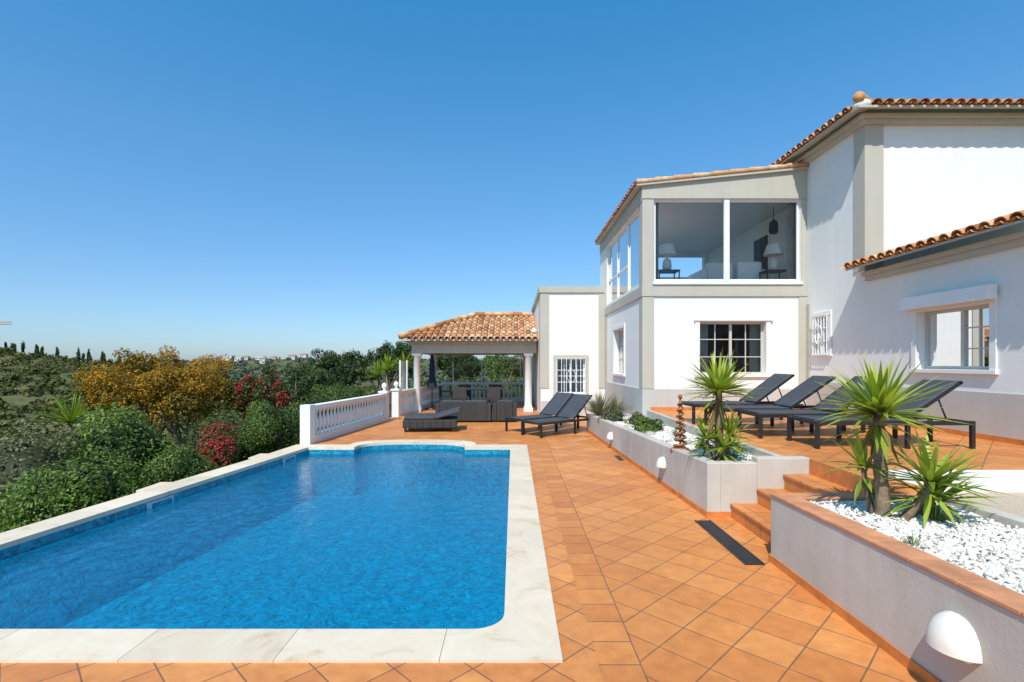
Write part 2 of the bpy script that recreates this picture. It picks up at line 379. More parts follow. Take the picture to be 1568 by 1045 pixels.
pairs.append(((-0.97,10.2),(-0.77,10.54))); J.append(1)
K=20
for i in range(0,K+1):
    t=math.pi*i/K; sg=lambda q,p:(abs(q)**p)*(1 if q>=0 else -1)
    pairs.append(((-2.07+1.1*sg(math.cos(t),0.8),10.24+0.62*sg(math.sin(t),0.75)),(-2.07+1.3*sg(math.cos(t),0.8),10.56+0.66*sg(math.sin(t),0.75)))); J.append(0 if i%5 else (1 if i else 0))
pairs.append(((-3.17,10.2),(-3.37,10.54))); J.append(0)
pairs.append(((xin(10.2),10.2),(xin(10.2)-0.38,10.54))); J.append(1)
for y in (9.4,8.5,7.6,6.7,5.8,4.9,4.0):
    pairs.append(((xin(y),y),(xin(y)-0.36,y))); J.append(1)
J.append(1)
inner=[p[0] for p in pairs]
cop=Acc(); nP=len(pairs); av=0.5
for i in range(nP):
    A,B=pairs[i],pairs[(i+1)%nP]
    def sh(p,q,g):
        p=Vector(p);q=Vector(q);d=(q-p); L=d.length
        return tuple(p+d*(g/L)) if L>1e-6 else tuple(p)
    gs=0.0018
    startj = True if i==0 else J[i-1]==1
    je=(J[i] if i<len(J) else 1)
    poly=[sh(A[0],B[0],gs if startj else 0),sh(A[1],B[1],gs if startj else 0),sh(B[1],A[1],gs if je else 0),sh(B[0],A[0],gs if je else 0)]
    if startj: av=random.random()
    cop.prism(poly,-0.035,0.016,0,av)
cop.build('coping',STONE,pool)
bed=Acc()
for i in range(nP):
    A,B=pairs[i],pairs[(i+1)%nP]
    g=lambda P:(P[0][0]+(P[1][0]-P[0][0])*0.04,P[0][1]+(P[1][1]-P[0][1])*0.04)
    bed.prism([g(A),A[1],B[1],g(B)],-0.6,-0.036,0)
bed.build('coping_bed',GROUT,pool)
bs=Acc(); n=len(inner); ZF=-0.95
V=[(p[0],p[1],-0.0355) for p in inner]+[(p[0],p[1],-0.26) for p in inner]+[(p[0],p[1],ZF) for p in inner]
bs.add(V,[(i,(i+1)%n,n+(i+1)%n,n+i) for i in range(n)],0)
bs.add(V,[(n+i,n+(i+1)%n,2*n+(i+1)%n,2*n+i) for i in range(n)],1)
bs.add([(p[0],p[1],ZF) for p in inner],[tuple(range(n))],1)
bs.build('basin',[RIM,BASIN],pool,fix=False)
w=Acc(); w.add([(p[0],p[1],-0.125) for p in inner],[tuple(range(n))]); w.build('water',WATER,pool,fix=False)
sk=Acc()
for y in (6.35,9.3):
    x=xin(y); x2=xin(y+0.42)
    sk.prism([(x+0.004,y),(x2+0.004,y+0.42),(x2+0.016,y+0.42),(x+0.016,y)],-0.20,-0.05,0)
    sk.prism([(x+0.017,y+0.04),(x2+0.012,y+0.38),(x2+0.02,y+0.38),(x+0.02,y+0.04)],-0.18,-0.07,1)
sk.build('skimmer_mouths',[plain('skimmer_plastic',(0.35,0.55,0.6),0.4,0.05,3,0),RIM],pool)
a=Acc()
for (y,l) in ((7.0,0.5),(9.4,0.45)):
    x=float(edge(y)); a.box(x-0.30,x-0.03,y,y+l,-0.35,-0.045,0,0.7)
a.build('stone_step_slab',STONE,bevel=0.01)

# ------------------------------------------------------------------ decks
d=Acc()
d.add([(0.28,2.9,0),(3.0,2.9,0),(3.0,26,0),(0.28,26,0)],[(0,1,2,3)])
d.add([(-5.4,-5,0),(3.0,-5,0),(3.0,2.9,0),(-5.4,2.9,0)],[(0,1,2,3)])
far=[p[1] for p in pairs if p[1][1]>=10.53]
xL=float(edge(26))
for i in range(len(far)-1):
    p,q=far[i],far[i+1]
    e=lambda x:0.28+(x-0.28)*((xL-0.28)/(far[-1][0]-0.28))
    d.add([(p[0],p[1],0),(e(p[0]),26,0),(e(q[0]),26,0),(q[0],q[1],0)],[(0,1,2,3)])
d.build('pool_deck',TILED,fix=False)
s=Acc()
s.add([(0.48,-5,0.004),(0.72,-5,0.004),(0.72,14.5,0.004),(0.48,14.5,0.004)],[(0,1,2,3)])
s.add([(0.724,11.76,0.004),(1.8,11.76,0.004),(1.8,12.0,0.004),(0.724,12.0,0.004)],[(0,1,2,3)])
s.build('deck_border_tiles',tile_mat('terracotta_border',0,0.24,(0.71,0.275,0.072),(0.57,0.195,0.046),TCM,0.005),fix=False)

# ------------------------------------------------------------------ planters / terrace
def wx(y): return 2.13-0.0418*(y-5.62)
pl=empty('raised_planter')
a=Acc()
ztop=lambda y:0.60-0.024*(y-5.62)
a.prism([(wx(5.62),5.62),(wx(12.8),12.8),(wx(12.8)+0.15,12.8),(wx(5.62)+0.15,5.62)],-0.2,[ztop(5.62),ztop(12.8),ztop(12.8),ztop(5.62)])
a.prism([(wx(5.62)+0.15,5.62),(wx(5.62)+0.15,5.77),(2.68,5.77),(2.68,5.62)],-0.2,0.598)
a.box(2.681,3.259,5.62,5.77,-0.2,0.652)
a.box(wx(12.8)+0.15,2.9,12.65,12.8,-0.2,ztop(12.8))
a.box(2.97,3.05,5.771,11.40,0.3,0.648)
a.build('render_wall',PLANTERW,pl,bevel=0.008)
a=Acc(); a.prism([(wx(5.77)+0.1,5.7),(wx(12.7)+0.1,12.7),(2.95,12.7),(2.99,5.7)],0.2,[0.53,0.38,0.42,0.56]); a.build('pebble_bed',PEBB,pl)
a=Acc()
a.prism([(wx(5.62)-0.012,5.608),(wx(12.8)-0.012,12.8),(wx(12.8)-0.001,12.8),(wx(5.62)-0.001,5.608)],0.0,0.065)
a.box(2.13,2.385,5.607,5.618,0,0.065)
a.build('tile_skirting',TILEP,pl)
p2=empty('raised_planter')
a=Acc()
a.prism([(2.2,-3),(2.2,4.38),(2.36,4.38),(2.36,-3)],-0.2,[0.70,0.565,0.565,0.70])
a.box(2.362,3.5,4.25,4.38,-0.2,0.563)
a.prism([(3.5,-3),(3.5,4.6),(3.62,4.6),(3.62,-3)],-0.2,[0.64,0.60,0.60,0.64])
a.build('render_wall',PLANTERW,p2,bevel=0.008)
a=Acc()
y0=4.38
for i in range(24):
    ya=y0-i*0.31; yb=ya-0.306; zt=lambda y:0.565+(4.38-y)*(0.135/7.38)
    a.prism([(2.19,yb),(2.19,ya),(2.37,ya),(2.37,yb)],[zt(yb)+0.001,zt(ya)+0.001,zt(ya)+0.001,zt(yb)+0.001],[zt(yb)+0.022,zt(ya)+0.022,zt(ya)+0.022,zt(yb)+0.022],0,random.random())
a.box(2.372,3.49,4.24,4.392,0.564,0.586)
a.build('tile_cap',CAP,p2,bevel=0.004)
a=Acc(); a.box(2.188,2.199,-3,4.392,0.0,0.065); a.box(2.2,2.385,4.381,4.392,0,0.065); a.build('tile_skirting',TILEP,p2)
a=Acc(); a.box(2.3,3.52,-3,4.3,0.2,0.53); a.build('pebble_bed',PEBB,p2)
ico=bmesh.new(); bmesh.ops.create_icosphere(ico,subdivisions=1,radius=1); IV=np.array([v.co[:] for v in ico.verts]); IF=np.array([[v.index for v in f.verts] for f in ico.faces]); ico.free()
def pebbles(name,P,size,parent):
    n=len(P); k=len(IV)
    sc=RNG.uniform(0.5,1.3,(n,1,3))*size*np.array([1,0.8,0.6])
    q=RNG.uniform(0,2*np.pi,n); c,s_=np.cos(q),np.sin(q)
    V=IV[None]*sc*(1+0.18*RNG.normal(size=(n,k,1)))
    X=V[...,0]*c[:,None]-V[...,1]*s_[:,None]; Y=V[...,0]*s_[:,None]+V[...,1]*c[:,None]
    V=np.stack([X,Y,V[...,2]],-1)+P[:,None]
    F=(IF[None]+(np.arange(n)*k)[:,None,None]).reshape(-1,3)
    return fast(name,V.reshape(-1,3),F,PEB,np.repeat(RNG.uniform(0,1,n),len(IF)),parent)
n=10000; P=np.stack([RNG.uniform(2.38,3.5,n),4.24-3.0*RNG.uniform(0,1,n),np.full(n,0.535)+RNG.uniform(0,0.022,n)],1); pebbles('white_pebbles',P,0.020,p2)
n=6000; yy=RNG.uniform(5.8,11,n); xx=RNG.uniform(0,1,n); xa=2.13-0.0418*(yy-5.62)+0.16; P=np.stack([xa+xx*(2.96-xa),yy,0.553-0.021*(yy-5.7)-0.03*(1-xx)+RNG.uniform(0,0.012,n)+0.01],1); pebbles('white_pebbles',P,0.02,pl)

st=empty('garden_steps')
a=Acc()
for i in range(3): a.box(2.39+0.29*i,2.68+0.29*i-0.0005*i,4.383,5.617,0,0.16*(i+1)-0.03)
a.build('risers',tile_mat('riser_tiles',0,0.31,TC1,TC2,TCM),st)
a=Acc()
for i in range(3): a.box(2.375+0.29*i,2.678+0.29*i,4.384,5.616,0.16*(i+1)-0.029,0.16*(i+1))
a.build('treads',TILES,st,bevel=0.006)
te=empty('upper_terrace')
a=Acc()
a.box(3.262,6.549,5.0,11.438,0,0.64); a.box(3.052,3.2615,5.771,11.438,0,0.64); a.box(3.262,3.499,4.385,4.999,0,0.64)
a.build('terrace_floor',TILED,te)
a=Acc(); a.box(3.245,3.261,4.4,5.61,0.48,0.645)
a.build('top_nosing',TILEP,te)
a=Acc(); a.box(3.63,6.549,4.86,4.998,0,0.655); a.build('edge_wall',WHITE,te,bevel=0.008)
a=Acc(); a.box(3.625,6.549,-3,4.858,0,0.47); a.build('aggregate_floor',SAND,te)
a=Acc(); a.box(1.95,2.11,4.3,5.5,0.002,0.006,0)
for i in range(48): a.box(1.965,2.095,4.31+i*0.0248,4.32+i*0.0248,0.0062,0.011,1)
a.box(1.945,1.957,4.3,5.5,0.0062,0.012,1); a.box(2.103,2.115,4.3,5.5,0.0062,0.012,1)
a.build('drain_grate',[BLACKF,plain('dark_steel',(0.07,0.07,0.075),0.5,0.2,8,0,metal=0.5)])
a=Acc(); a.box(1.84,1.93,8.9,9.35,0.002,0.008,0); a.build('drain_grate',BLACKF)

def wall_lamp(y,z,x,r=0.135):
    e=empty('wall_lamp')
    a=Acc(); prof=[(r*(math.cos(t)**0.8),r*math.sin(t)) for t in np.linspace(0,math.pi/2-0.001,9)]
    V=[];F=[];k=len(prof);sg=16
    for j in range(sg+1):
        t=math.pi/2+math.pi*j/sg
        for rr,zz in prof: V.append((x+rr*math.cos(t)*1.0,y+rr*math.sin(t)*1.05,z+zz*1.35))
    for j in range(sg):
        for i in range(k-1): F.append((j*k+i,(j+1)*k+i,(j+1)*k+i+1,j*k+i+1))
    F.append(tuple(j*k for j in range(sg+1))[::-1])
    a.add(V,F,0,0.5,True); o=a.build('dome_shade',DOME,e)
    try:
        o.data.set_sharp_from_angle(angle=R(50))
    except Exception: pass
    b=Acc(); b.box(x-0.03,x-0.001,y-r*0.7,y+r*0.7,z-0.03,z-0.001); b.build('back_plate',DOME,e,bevel=0.004)
wall_lamp(2.53,0.29,2.199,0.125); wall_lamp(7.05,0.27,wx(7.05)-0.001,0.1); wall_lamp(10.1,0.2,wx(10.1)-0.001,0.1)

# ------------------------------------------------------------------ tile roof helper
def tile_roof(acc,A,B,up,Lf,w=0.21,tl=0.36,m=0):
    A=Vector(A);B=Vector(B);up=Vector(up).normalized(); dr=(B-A); T=dr.length; dr.normalize()
    nn=dr.cross(up).normalized()
    if nn.z<0: nn=-nn
    nc=int(T/w)
    for i in range(nc):
        t=(i+0.5)*T/nc; L=Lf(t)
        if L<0.12: continue
        rows=max(1,int(math.ceil(L/tl)))
        for j in range(rows):
            s0=j*tl-0.02; s1=min(L+0.05,(j+1)*tl+0.04)
            if s1-s0<0.05: continue
            c0=A+dr*t+up*s0; c1=A+dr*t+up*s1
            jit=random.uniform(-0.010,0.010); r0=w*0.43; r1=w*0.36; va=random.random()
            V=[];F=[];S=6
            for c,r,l in ((c0,r0,0.035),(c1,r1,0.012)):
                for q in range(S+1):
                    an=math.pi*q/S; V.append(c+dr*(math.cos(an)*r+jit)+nn*(math.sin(an)*r*0.85+l))
            for q in range(S+1):
                an=math.pi*q/S; V.append(c0+dr*(math.cos(an)*(r0-0.016)+jit)+nn*(math.sin(an)*(r0-0.016)*0.85+0.035)+up*0.001)
            for q in range(S): F.append((q,q+1,S+2+q,S+1+q)); F.append((q,q+1,2*S+3+q,2*S+2+q))
            acc.add(V,F,m,va,False)
        for j in range(rows):
            s0=j*tl-0.04; s1=min(L,(j+1)*tl)
            c0=A+dr*(t+w/2)+up*s0; c1=A+dr*(t+w/2)+up*s1
            V=[];F=[];S=4;va=random.random()*0.6
            for c,l in ((c0,0.055),(c1,0.035)):
                for q in range(S+1):
                    an=math.pi*q/S; V.append(c+dr*(math.cos(an)*w*0.4)-nn*(math.sin(an)*w*0.24-l))
            for q in range(S): F.append((q,q+1,S+2+q,S+1+q))
            acc.add(V,F,m,va,False)

# ------------------------------------------------------------------ villa
villa=empty('white_villa')
def T(axis,pos):
    if axis=='x': return lambda a_,n_,z_:(a_,pos-n_,z_)
    return lambda a_,n_,z_:(pos-n_,a_,z_)
def tbox(acc,axis,pos,a0,a1,n0,n1,z0,z1,m=0):
    f=T(axis,pos); p=f(a0,n0,z0); q=f(a1,n1,z1); acc.box(p[0],q[0],p[1],q[1],p[2],q[2],m)
def wall(acc,axis,pos,a0,a1,z0,z1,ops,th,m=0):
    As=sorted(set([a0,a1]+[q for o in ops for q in o[:2]])); Zs=sorted(set([z0,z1]+[q for o in ops for q in o[2:]]))
    f=T(axis,pos)
    def fill(i,j):
        if i<0 or j<0 or i>=len(As)-1 or j>=len(Zs)-1: return False
        ca=(As[i]+As[i+1])/2; cz=(Zs[j]+Zs[j+1])/2
        return not any(o[0]<ca<o[1] and o[2]<cz<o[3] for o in ops)
    for i in range(len(As)-1):
        for j in range(len(Zs)-1):
            if not fill(i,j): continue
            A0,A1,Z0,Z1=As[i],As[i+1],Zs[j],Zs[j+1]
            acc.add([f(A0,0,Z0),f(A1,0,Z0),f(A1,0,Z1),f(A0,0,Z1)],[(0,1,2,3)],m)
            acc.add([f(A0,-th,Z0),f(A1,-th,Z0),f(A1,-th,Z1),f(A0,-th,Z1)],[(3,2,1,0)],m)
            if not fill(i-1,j): acc.add([f(A0,0,Z0),f(A0,-th,Z0),f(A0,-th,Z1),f(A0,0,Z1)],[(0,1,2,3)],m)
            if not fill(i+1,j): acc.add([f(A1,0,Z0),f(A1,-th,Z0),f(A1,-th,Z1),f(A1,0,Z1)],[(3,2,1,0)],m)
            if not fill(i,j-1): acc.add([f(A0,0,Z0),f(A1,0,Z0),f(A1,-th,Z0),f(A0,-th,Z0)],[(0,1,2,3)],m)
            if not fill(i,j+1): acc.add([f(A0,0,Z1),f(A1,0,Z1),f(A1,-th,Z1),f(A0,-th,Z1)],[(3,2,1,0)],m)
def window(axis,pos,a0,a1,z0,z1,mull=(0.5,),bars=0,fr=0.05,curt=True,frame=FRAMEG,sur=0.1,recess=0.12,name='window',cw=(0.2,0.16),barpanes=None,smat=None):
    F=Acc(); G=Acc(); S=Acc(); C=Acc()
    n0,n1=-recess-0.05,-recess
    e=0.001
    tbox(F,axis,pos,a0+e,a1-e,n0,n1,z0+e,z0+fr); tbox(F,axis,pos,a0+e,a1-e,n0,n1,z1-fr,z1-e)
    tbox(F,axis,pos,a0+e,a0+fr,n0,n1,z0+fr,z1-fr); tbox(F,axis,pos,a1-fr,a1-e,n0,n1,z0+fr,z1-fr)
    for mm in mull:
        c=a0+(a1-a0)*mm; tbox(F,axis,pos,c-fr*0.55,c+fr*0.55,n0+0.002,n1+0.01,z0+fr,z1-fr)
    if bars:
        edges=[a0+fr]+[a0+(a1-a0)*q for q in mull]+[a1-fr]
        for i in range(len(edges)-1):
            if barpanes is not None and i not in barpanes: continue
            c=(edges[i]+edges[i+1])/2; tbox(F,axis,pos,c-0.01,c+0.01,n0+0.01,n1-0.006,z0+fr,z1-fr)
            for b in range(1,bars+1):
                zc=z0+(z1-z0)*b/(bars+1); tbox(F,axis,pos,edges[i],edges[i+1],n0+0.012,n1-0.008,zc-0.01,zc+0.01)
    F.build(name+'_frame',frame,villa)
    f=T(axis,pos); nm=(n0+n1)/2
    G.add([f(a0+fr,nm,z0+fr),f(a1-fr,nm,z0+fr),f(a1-fr,nm,z1-fr),f(a0+fr,nm,z1-fr)],[(0,1,2,3)]); G.build(name+'_glass',GLASS,villa,fix=False)
    if sur:
        tbox(S,axis,pos,a0-sur,a1+sur,0.001,0.035,z1,z1+sur); tbox(S,axis,pos,a0-sur,a0,0.001,0.03,z0,z1); tbox(S,axis,pos,a1,a1+sur,0.001,0.03,z0,z1)
        tbox(S,axis,pos,a0-sur-0.02,a1+sur+0.02,0.001,0.055,z0-0.06,z0-0.001)
        S.build(name+'_surround',smat or WHITE,villa,bevel=0.004)
    if curt:
        for (ca,cb) in ((a0,a0+(a1-a0)*cw[0]),(a1-(a1-a0)*cw[1],a1)):
            nn=24; V=[];Fc=[]
            for i in range(nn+1):
                q=ca+(cb-ca)*i/nn; off=-recess-0.16+0.025*math.sin(i*1.7)
                V+=[f(q,off,z0-0.3),f(q,off,z1+0.1)]
            for i in range(nn): Fc.append((2*i,2*i+2,2*i+3,2*i+1))
            C.add(V,Fc,0,0.5,True)
        C.build(name+'_curtain',CURTAIN,villa,fix=False)

YB=11.44; XD=6.55; XB=2.90; YC=9.53; YA=16.1
W=Acc()
gw=(4.16,5.64,1.44,2.62)
wall(W,'x',YB,XB,XD,0.0,5.44,[gw,(3.14,6.42,3.52,5.36)],0.25)
sw=(13.35,14.7,1.40,2.62)
wall(W,'y',XB,YB+0.2501,YA+1.0,0.0,5.44,[sw,(11.80,15.9,3.50,5.30)],0.25)
W.box(XB+0.251,XD,YB+0.251,YA+1,3.18,3.42,0)
dw=(7.02,8.30,1.60,2.52); smw=(10.62,11.05,1.90,2.68)
wall(W,'y',XD,-1.0,YA+1,0.0,3.40,[dw,smw],0.25)
wall(W,'y',XD,YC,YA+1,3.4005,6.15,[],0.25)
wall(W,'x',YC,XD+0.2505,14,3.0,6.15,[],0.25)
W.box(XD+0.2505,14,YC+0.26,YC+0.45,0.0,3.0)
lw=(1.36,2.26,0.72,1.84)
wall(W,'x',YA,0.86,XB-0.001,0.0,4.05,[lw],0.25)
wall(W,'y',0.86,YA+0.2505,23,0.0,4.05,[],0.25)
W.box(1.12,XB-0.01,YA+0.26,23,3.75,3.9)
W.build('stucco_walls',WHITE,villa)
I=Acc()
I.box(XB+0.26,XD-0.01,YA+1.01,YA+1.2,0,3.1)
I.box(6.81,10,3.0,3.1,0.0,3.4); I.box(10,10.1,3.0,9.7,0.0,3.4)
I.box(1.12,2.88,19,19.1,0,3.7)
wall(I,'x',YA+1.01,XB+0.26,XD-0.01,3.43,5.6,[(4.75,6.38,3.9,5.25),(3.3,4.6,3.6,5.25)],0.2)
I.box(XB+0.26,XD-0.003,YB+0.26,YA+1.0,5.40,5.43)
I.box(XD-0.02,XD-0.003,YB+0.26,YA+1.0,3.441,5.39)
I.build('interior_walls',INTW,villa)
I=Acc(); I.box(XB+0.26,XD-0.021,YB+0.26,YA+1.0,3.421,3.44); I.build('pale_floor',LFLOOR,villa)
I=Acc(); I.box(6.81,9.9,3.2,9.4,0.1,0.6); I.box(XB+0.27,XD-0.02,YB+0.27,YA+0.9,0.3,0.6); I.box(6.0,6.02,12,16,0.6,3.1); I.box(7.5,7.52,3.2,9.75,0.6,3.3); I.box(6.82,7.5,9.70,9.74,0.6,3.3); I.build('room_floor_and_shade_panels',DARKIN,villa)  # floors plus upright panels behind the windows; unlit-room shade put into their dark colour

Tm=Acc()
p=0.02
tbox(Tm,'x',YB,XB-p,XB+0.24,0.0011,p,1.12,3.18); tbox(Tm,'x',YB,6.37,XD-0.002,0.001,p,1.12,3.18)
tbox(Tm,'x',YB,XB-p-0.01,XD-0.002,0.001,p+0.015,3.18,3.44)
tbox(Tm,'x',YB,XB-p,XB+0.235,0.001,p,3.44,5.36); tbox(Tm,'x',YB,6.425,XD-0.002,0.001,p,3.44,5.36)
Tm.prism([(XB-p-0.01,YB-0.035),(XD-0.002,YB-0.035),(XD-0.002,YB-0.001),(XB-p-0.01,YB-0.001)],5.36,[5.64,6.02,6.02,5.64])
tbox(Tm,'y',XB,YB,YB+0.30,0.001,p,1.12,3.18); tbox(Tm,'y',XB,YB-0.02,YA-0.022,0.001,p+0.012,3.18,3.42)
tbox(Tm,'y',XB,YB,YB+0.30,0.001,p,3.42,5.32); tbox(Tm,'y',XB,YB-0.02,YA+0.9,0.001,p+0.012,5.32,5.62)
tbox(Tm,'y',XB,YA-0.3,YA-0.022,0.001,p,1.12,3.18)
tbox(Tm,'x',YA,0.86-p,1.12,0.001,p,0.9,3.86); tbox(Tm,'x',YA,2.68,XB-0.002,0.001,p,0.9,3.86); tbox(Tm,'x',YA,0.86-0.05,XB-0.034,0.001,0.05,3.90,4.10)
tbox(Tm,'y',0.86,YA-0.0,23,0.001,0.05,3.90,4.10); tbox(Tm,'y',0.86,YA+0.001,YA+0.4,0.001,p,0.0,3.86)
Tm.box(0.9,XB-0.03,YA+0.01,23,4.051,4.09)
tbox(Tm,'x',YC,XD-p,XD+0.33,0.001,p,3.3,6.12); tbox(Tm,'y',XD,YC,YC+0.30,0.001,p,3.42,6.12)
tbox(Tm,'x',YC,XD-0.10,14,0.001,0.10,6.12,6.20); tbox(Tm,'y',XD,YC,YA,0.001,0.10,6.12,6.20)
tbox(Tm,'x',YC,XD-0.17,14,0.001,0.17,6.20,6.27); tbox(Tm,'y',XD,YC,YA,0.001,0.17,6.20,6.27)
tbox(Tm,'y',XD,-1,YC-0.101,0.001,0.08,3.20,3.29); tbox(Tm,'y',XD,-1,YC-0.101,0.001,0.14,3.29,3.36)
tbox(Tm,'y',XD,11.3,YB-0.04,0.001,p,1.28,3.0)
Tm.build('trim_bands',TRIM,villa,bevel=0.004)
Pn=Acc()
tbox(Pn,'x',YB,XB-0.025,XD-0.003,0.001,0.025,0.0,1.11); tbox(Pn,'y',XB,YB,YA-0.03,0.001,0.025,0.0,1.11)
tbox(Pn,'y',XD,-1,YB-0.03,0.001,0.022,0.3,1.29)
tbox(Pn,'x',YA,0.86-0.025,XB-0.03,0.001,0.025,0.0,0.5)
Pn.build('plinth_bands',PLINTH,villa)
Sk=Acc(); tbox(Sk,'y',XD,-1,YB-0.06,0.0225,0.034,0.63,0.71); tbox(Sk,'x',YB,3.06,XD-0.05,0.026,0.037,0.63,0.71); Sk.build('terrace_skirting',TILEP,villa)

window('x',YB,*gw,mull=(0.5,),bars=2,smat=WHITE)
window('y',XB,*sw,mull=(0.5,),bars=2)
window('y',XD,*dw,mull=(0.45,),bars=2,barpanes=(0,),cw=(0.04,0.14))
window('y',XD,*smw,mull=(),bars=0,curt=False,frame=FRAMEW)
window('x',YA,*lw,mull=(0.5,),bars=1,curt=False,frame=FRAMEW,smat=TRIM)
window('x',YB,3.14,6.42,3.52,5.36,mull=(0.497,),curt=True,frame=FRAMEW,sur=0,recess=0.06,name='panorama_window',cw=(0.05,0.06),fr=0.055)
window('y',XB,11.80,15.9,3.50,5.30,mull=(0.34,0.67),curt=False,frame=FRAMEW,sur=0,recess=0.06,name='panorama_window')
s=Acc(); tbox(s,'x',YB,4.71,4.83,-0.05,0.012,3.52,5.36); s.build('central_mullion',FRAMEW,villa,bevel=0.005)
s=Acc(); tbox(s,'x',YB,3.1,6.44,0.036,0.07,3.445,3.5); s.build('window_sill',WHITE,villa,bevel=0.005)
s=Acc(); tbox(s,'y',XB,13.2,15.88,-0.10,-0.055,4.18,4.24); s.build('transom_bar',FRAMEW,villa)
s=Acc(); tbox(s,'y',XD,6.88,8.46,0.04,0.17,2.56,2.76); tbox(s,'x',YB,4.02,5.78,0.036,0.055,2.63,2.76)
s.build('shutter_box',FRAMEW,villa,bevel=0.012)
def grille(axis,pos,a0,a1,z0,z1,nv,nh):
    g=Acc()
    for i in range(nv+1):
        q=a0+(a1-a0)*i/nv; tbox(g,axis,pos,q-0.009,q+0.009,0.06,0.078,z0,z1)
    for j in range(nh+1):
        q=z0+(z1-z0)*j/nh; tbox(g,axis,pos,a0-0.02,a1+0.02,0.0785,0.09,q-0.009,q+0.009)
    ca,cz=(a0+a1)/2,(z0+z1)/2; f=T(axis,pos)
    g.tube([f(ca+0.13*math.cos(t),0.095,cz+0.2*math.sin(t)) for t in np.linspace(0,2*math.pi,17)],0.009,6)
    for q in (a0,a1):
        for zz in (z0,z1): tbox(g,axis,pos,q-0.008,q+0.008,0.001,0.06,zz-0.008,zz+0.008)
    g.build('window_grille',FRAMEW,villa)
grille('x',YA,lw[0],lw[1],lw[2],lw[3],6,3); grille('y',XD,smw[0]-0.03,smw[1]+0.03,smw[2]-0.03,smw[3]+0.03,5,3)
s=Acc(); s.tube([(0.86-0.03,17.0,2.75),(0.70,17.0,2.8)],0.015,6); s.lathe([(0.02,0.1),(0.09,0.02),(0.10,-0.06),(0.0,-0.08)],(0.68,17.0,2.76),12)
s.build('outdoor_wall_fitting',FRAMEW,villa)

RT=Acc(); sl=math.tan(R(19))
cu,su=math.cos(R(19)),math.sin(R(19))
ex,ey,ez=XD-0.40,YC-0.40,6.30
tile_roof(RT,(ex,ey,ez),(14,ey,ez),(0,cu,su),lambda t:min(t/cu,3.6))
tile_roof(RT,(ex,YA+1,ez),(ex,ey,ez),(cu,0,su),lambda t:min((YA+1-ey-t)/cu,3.6))
c2,s2=math.cos(R(16)),math.sin(R(16))
tile_roof(RT,(XD-0.38,-1,3.44),(XD-0.38,YC-0.02,3.44),(c2,0,s2),lambda t:3.6)
for k in range(1,9):
    q=k*0.36; RT.tube([(ex+q-0.02,ey+q-0.02,ez+0.10+q*sl),(ex+q+0.40,ey+q+0.40,ez+0.09+(q+0.40)*sl)],[0.10,0.08],10,0,random.random())
aw=math.atan2(0.38,3.65); c3,s3=math.cos(aw),math.sin(aw)
tile_roof(RT,(XB-0.16,YA+1,5.67),(XB-0.16,YB-0.02,5.67),(c3,0,s3),lambda t:3.82,tl=0.42)
RT.build('clay_roof_tiles',ROOFT,villa,fix=False)
# rake tiles along the verge of the lean-to roof
VG=Acc()
for k in range(9):
    q0=k*0.42; q1=q0+0.44
    VG.tube([(XB-0.16+q0*c3,YB-0.07,5.72+q0*s3),(XB-0.16+q1*c3,YB-0.07,5.705+q1*s3)],[0.062,0.052],8,0,0.6+0.4*random.random())
VG.build('verge_tiles',ROOFT,villa)
RS=Acc()
def slabpoly(P,th,m=0):
    n=len(P); V=[tuple(p) for p in P]+[(p[0],p[1],p[2]-th) for p in P]
    RS.add(V,[tuple(range(n)),tuple(range(n,2*n))[::-1]]+[(i,(i+1)%n,n+(i+1)%n,n+i) for i in range(n)],m)
k=3.4
slabpoly([(ex,ey,ez),(14,ey,ez),(14,ey+k,ez+k*sl),(ex+k,ey+k,ez+k*sl)],0.04)
slabpoly([(ex,YA+1,ez),(ex,ey,ez),(ex+k,ey+k,ez+k*sl),(ex+k,YA+1,ez+k*sl)],0.04)
slabpoly([(ex+k,ey+k,ez+k*sl-0.001),(14,ey+k,ez+k*sl-0.001),(14,YA+1,ez+k*sl-0.001),(ex+k,YA+1,ez+k*sl-0.001)],0.05)
slabpoly([(XD-0.38,-1,3.44),(XD-0.38,YC-0.02,3.44),(XD+3.2,YC-0.02,3.44+3.58*s2/c2),(XD+3.2,-1,3.44+3.58*s2/c2)],0.04)
slabpoly([(XB-0.16,YA+1,5.665),(XB-0.16,YB-0.10,5.665),(XD-0.002,YB-0.10,6.045),(XD-0.002,YA+1,6.045)],0.04)
RS.build('roof_soffit',TRIM,villa)
m_=Acc(); m_.lathe([(0.14,-0.02),(0.17,0.02),(0.15,0.08),(0.10,0.12),(0.0,0.13)],(ex+0.15,ey+0.15,ez+0.02),14); m_.build('hip_mortar_cap',WHITE,villa)
m_=Acc(); m_.tube([(ex+0.02,ey+0.02,ez+0.15),(ex+0.5,ey+0.5,ez+0.12+0.5*sl)],[0.095,0.08],10,0,0.5); m_.build('hip_end_tile',ROOFT,villa)

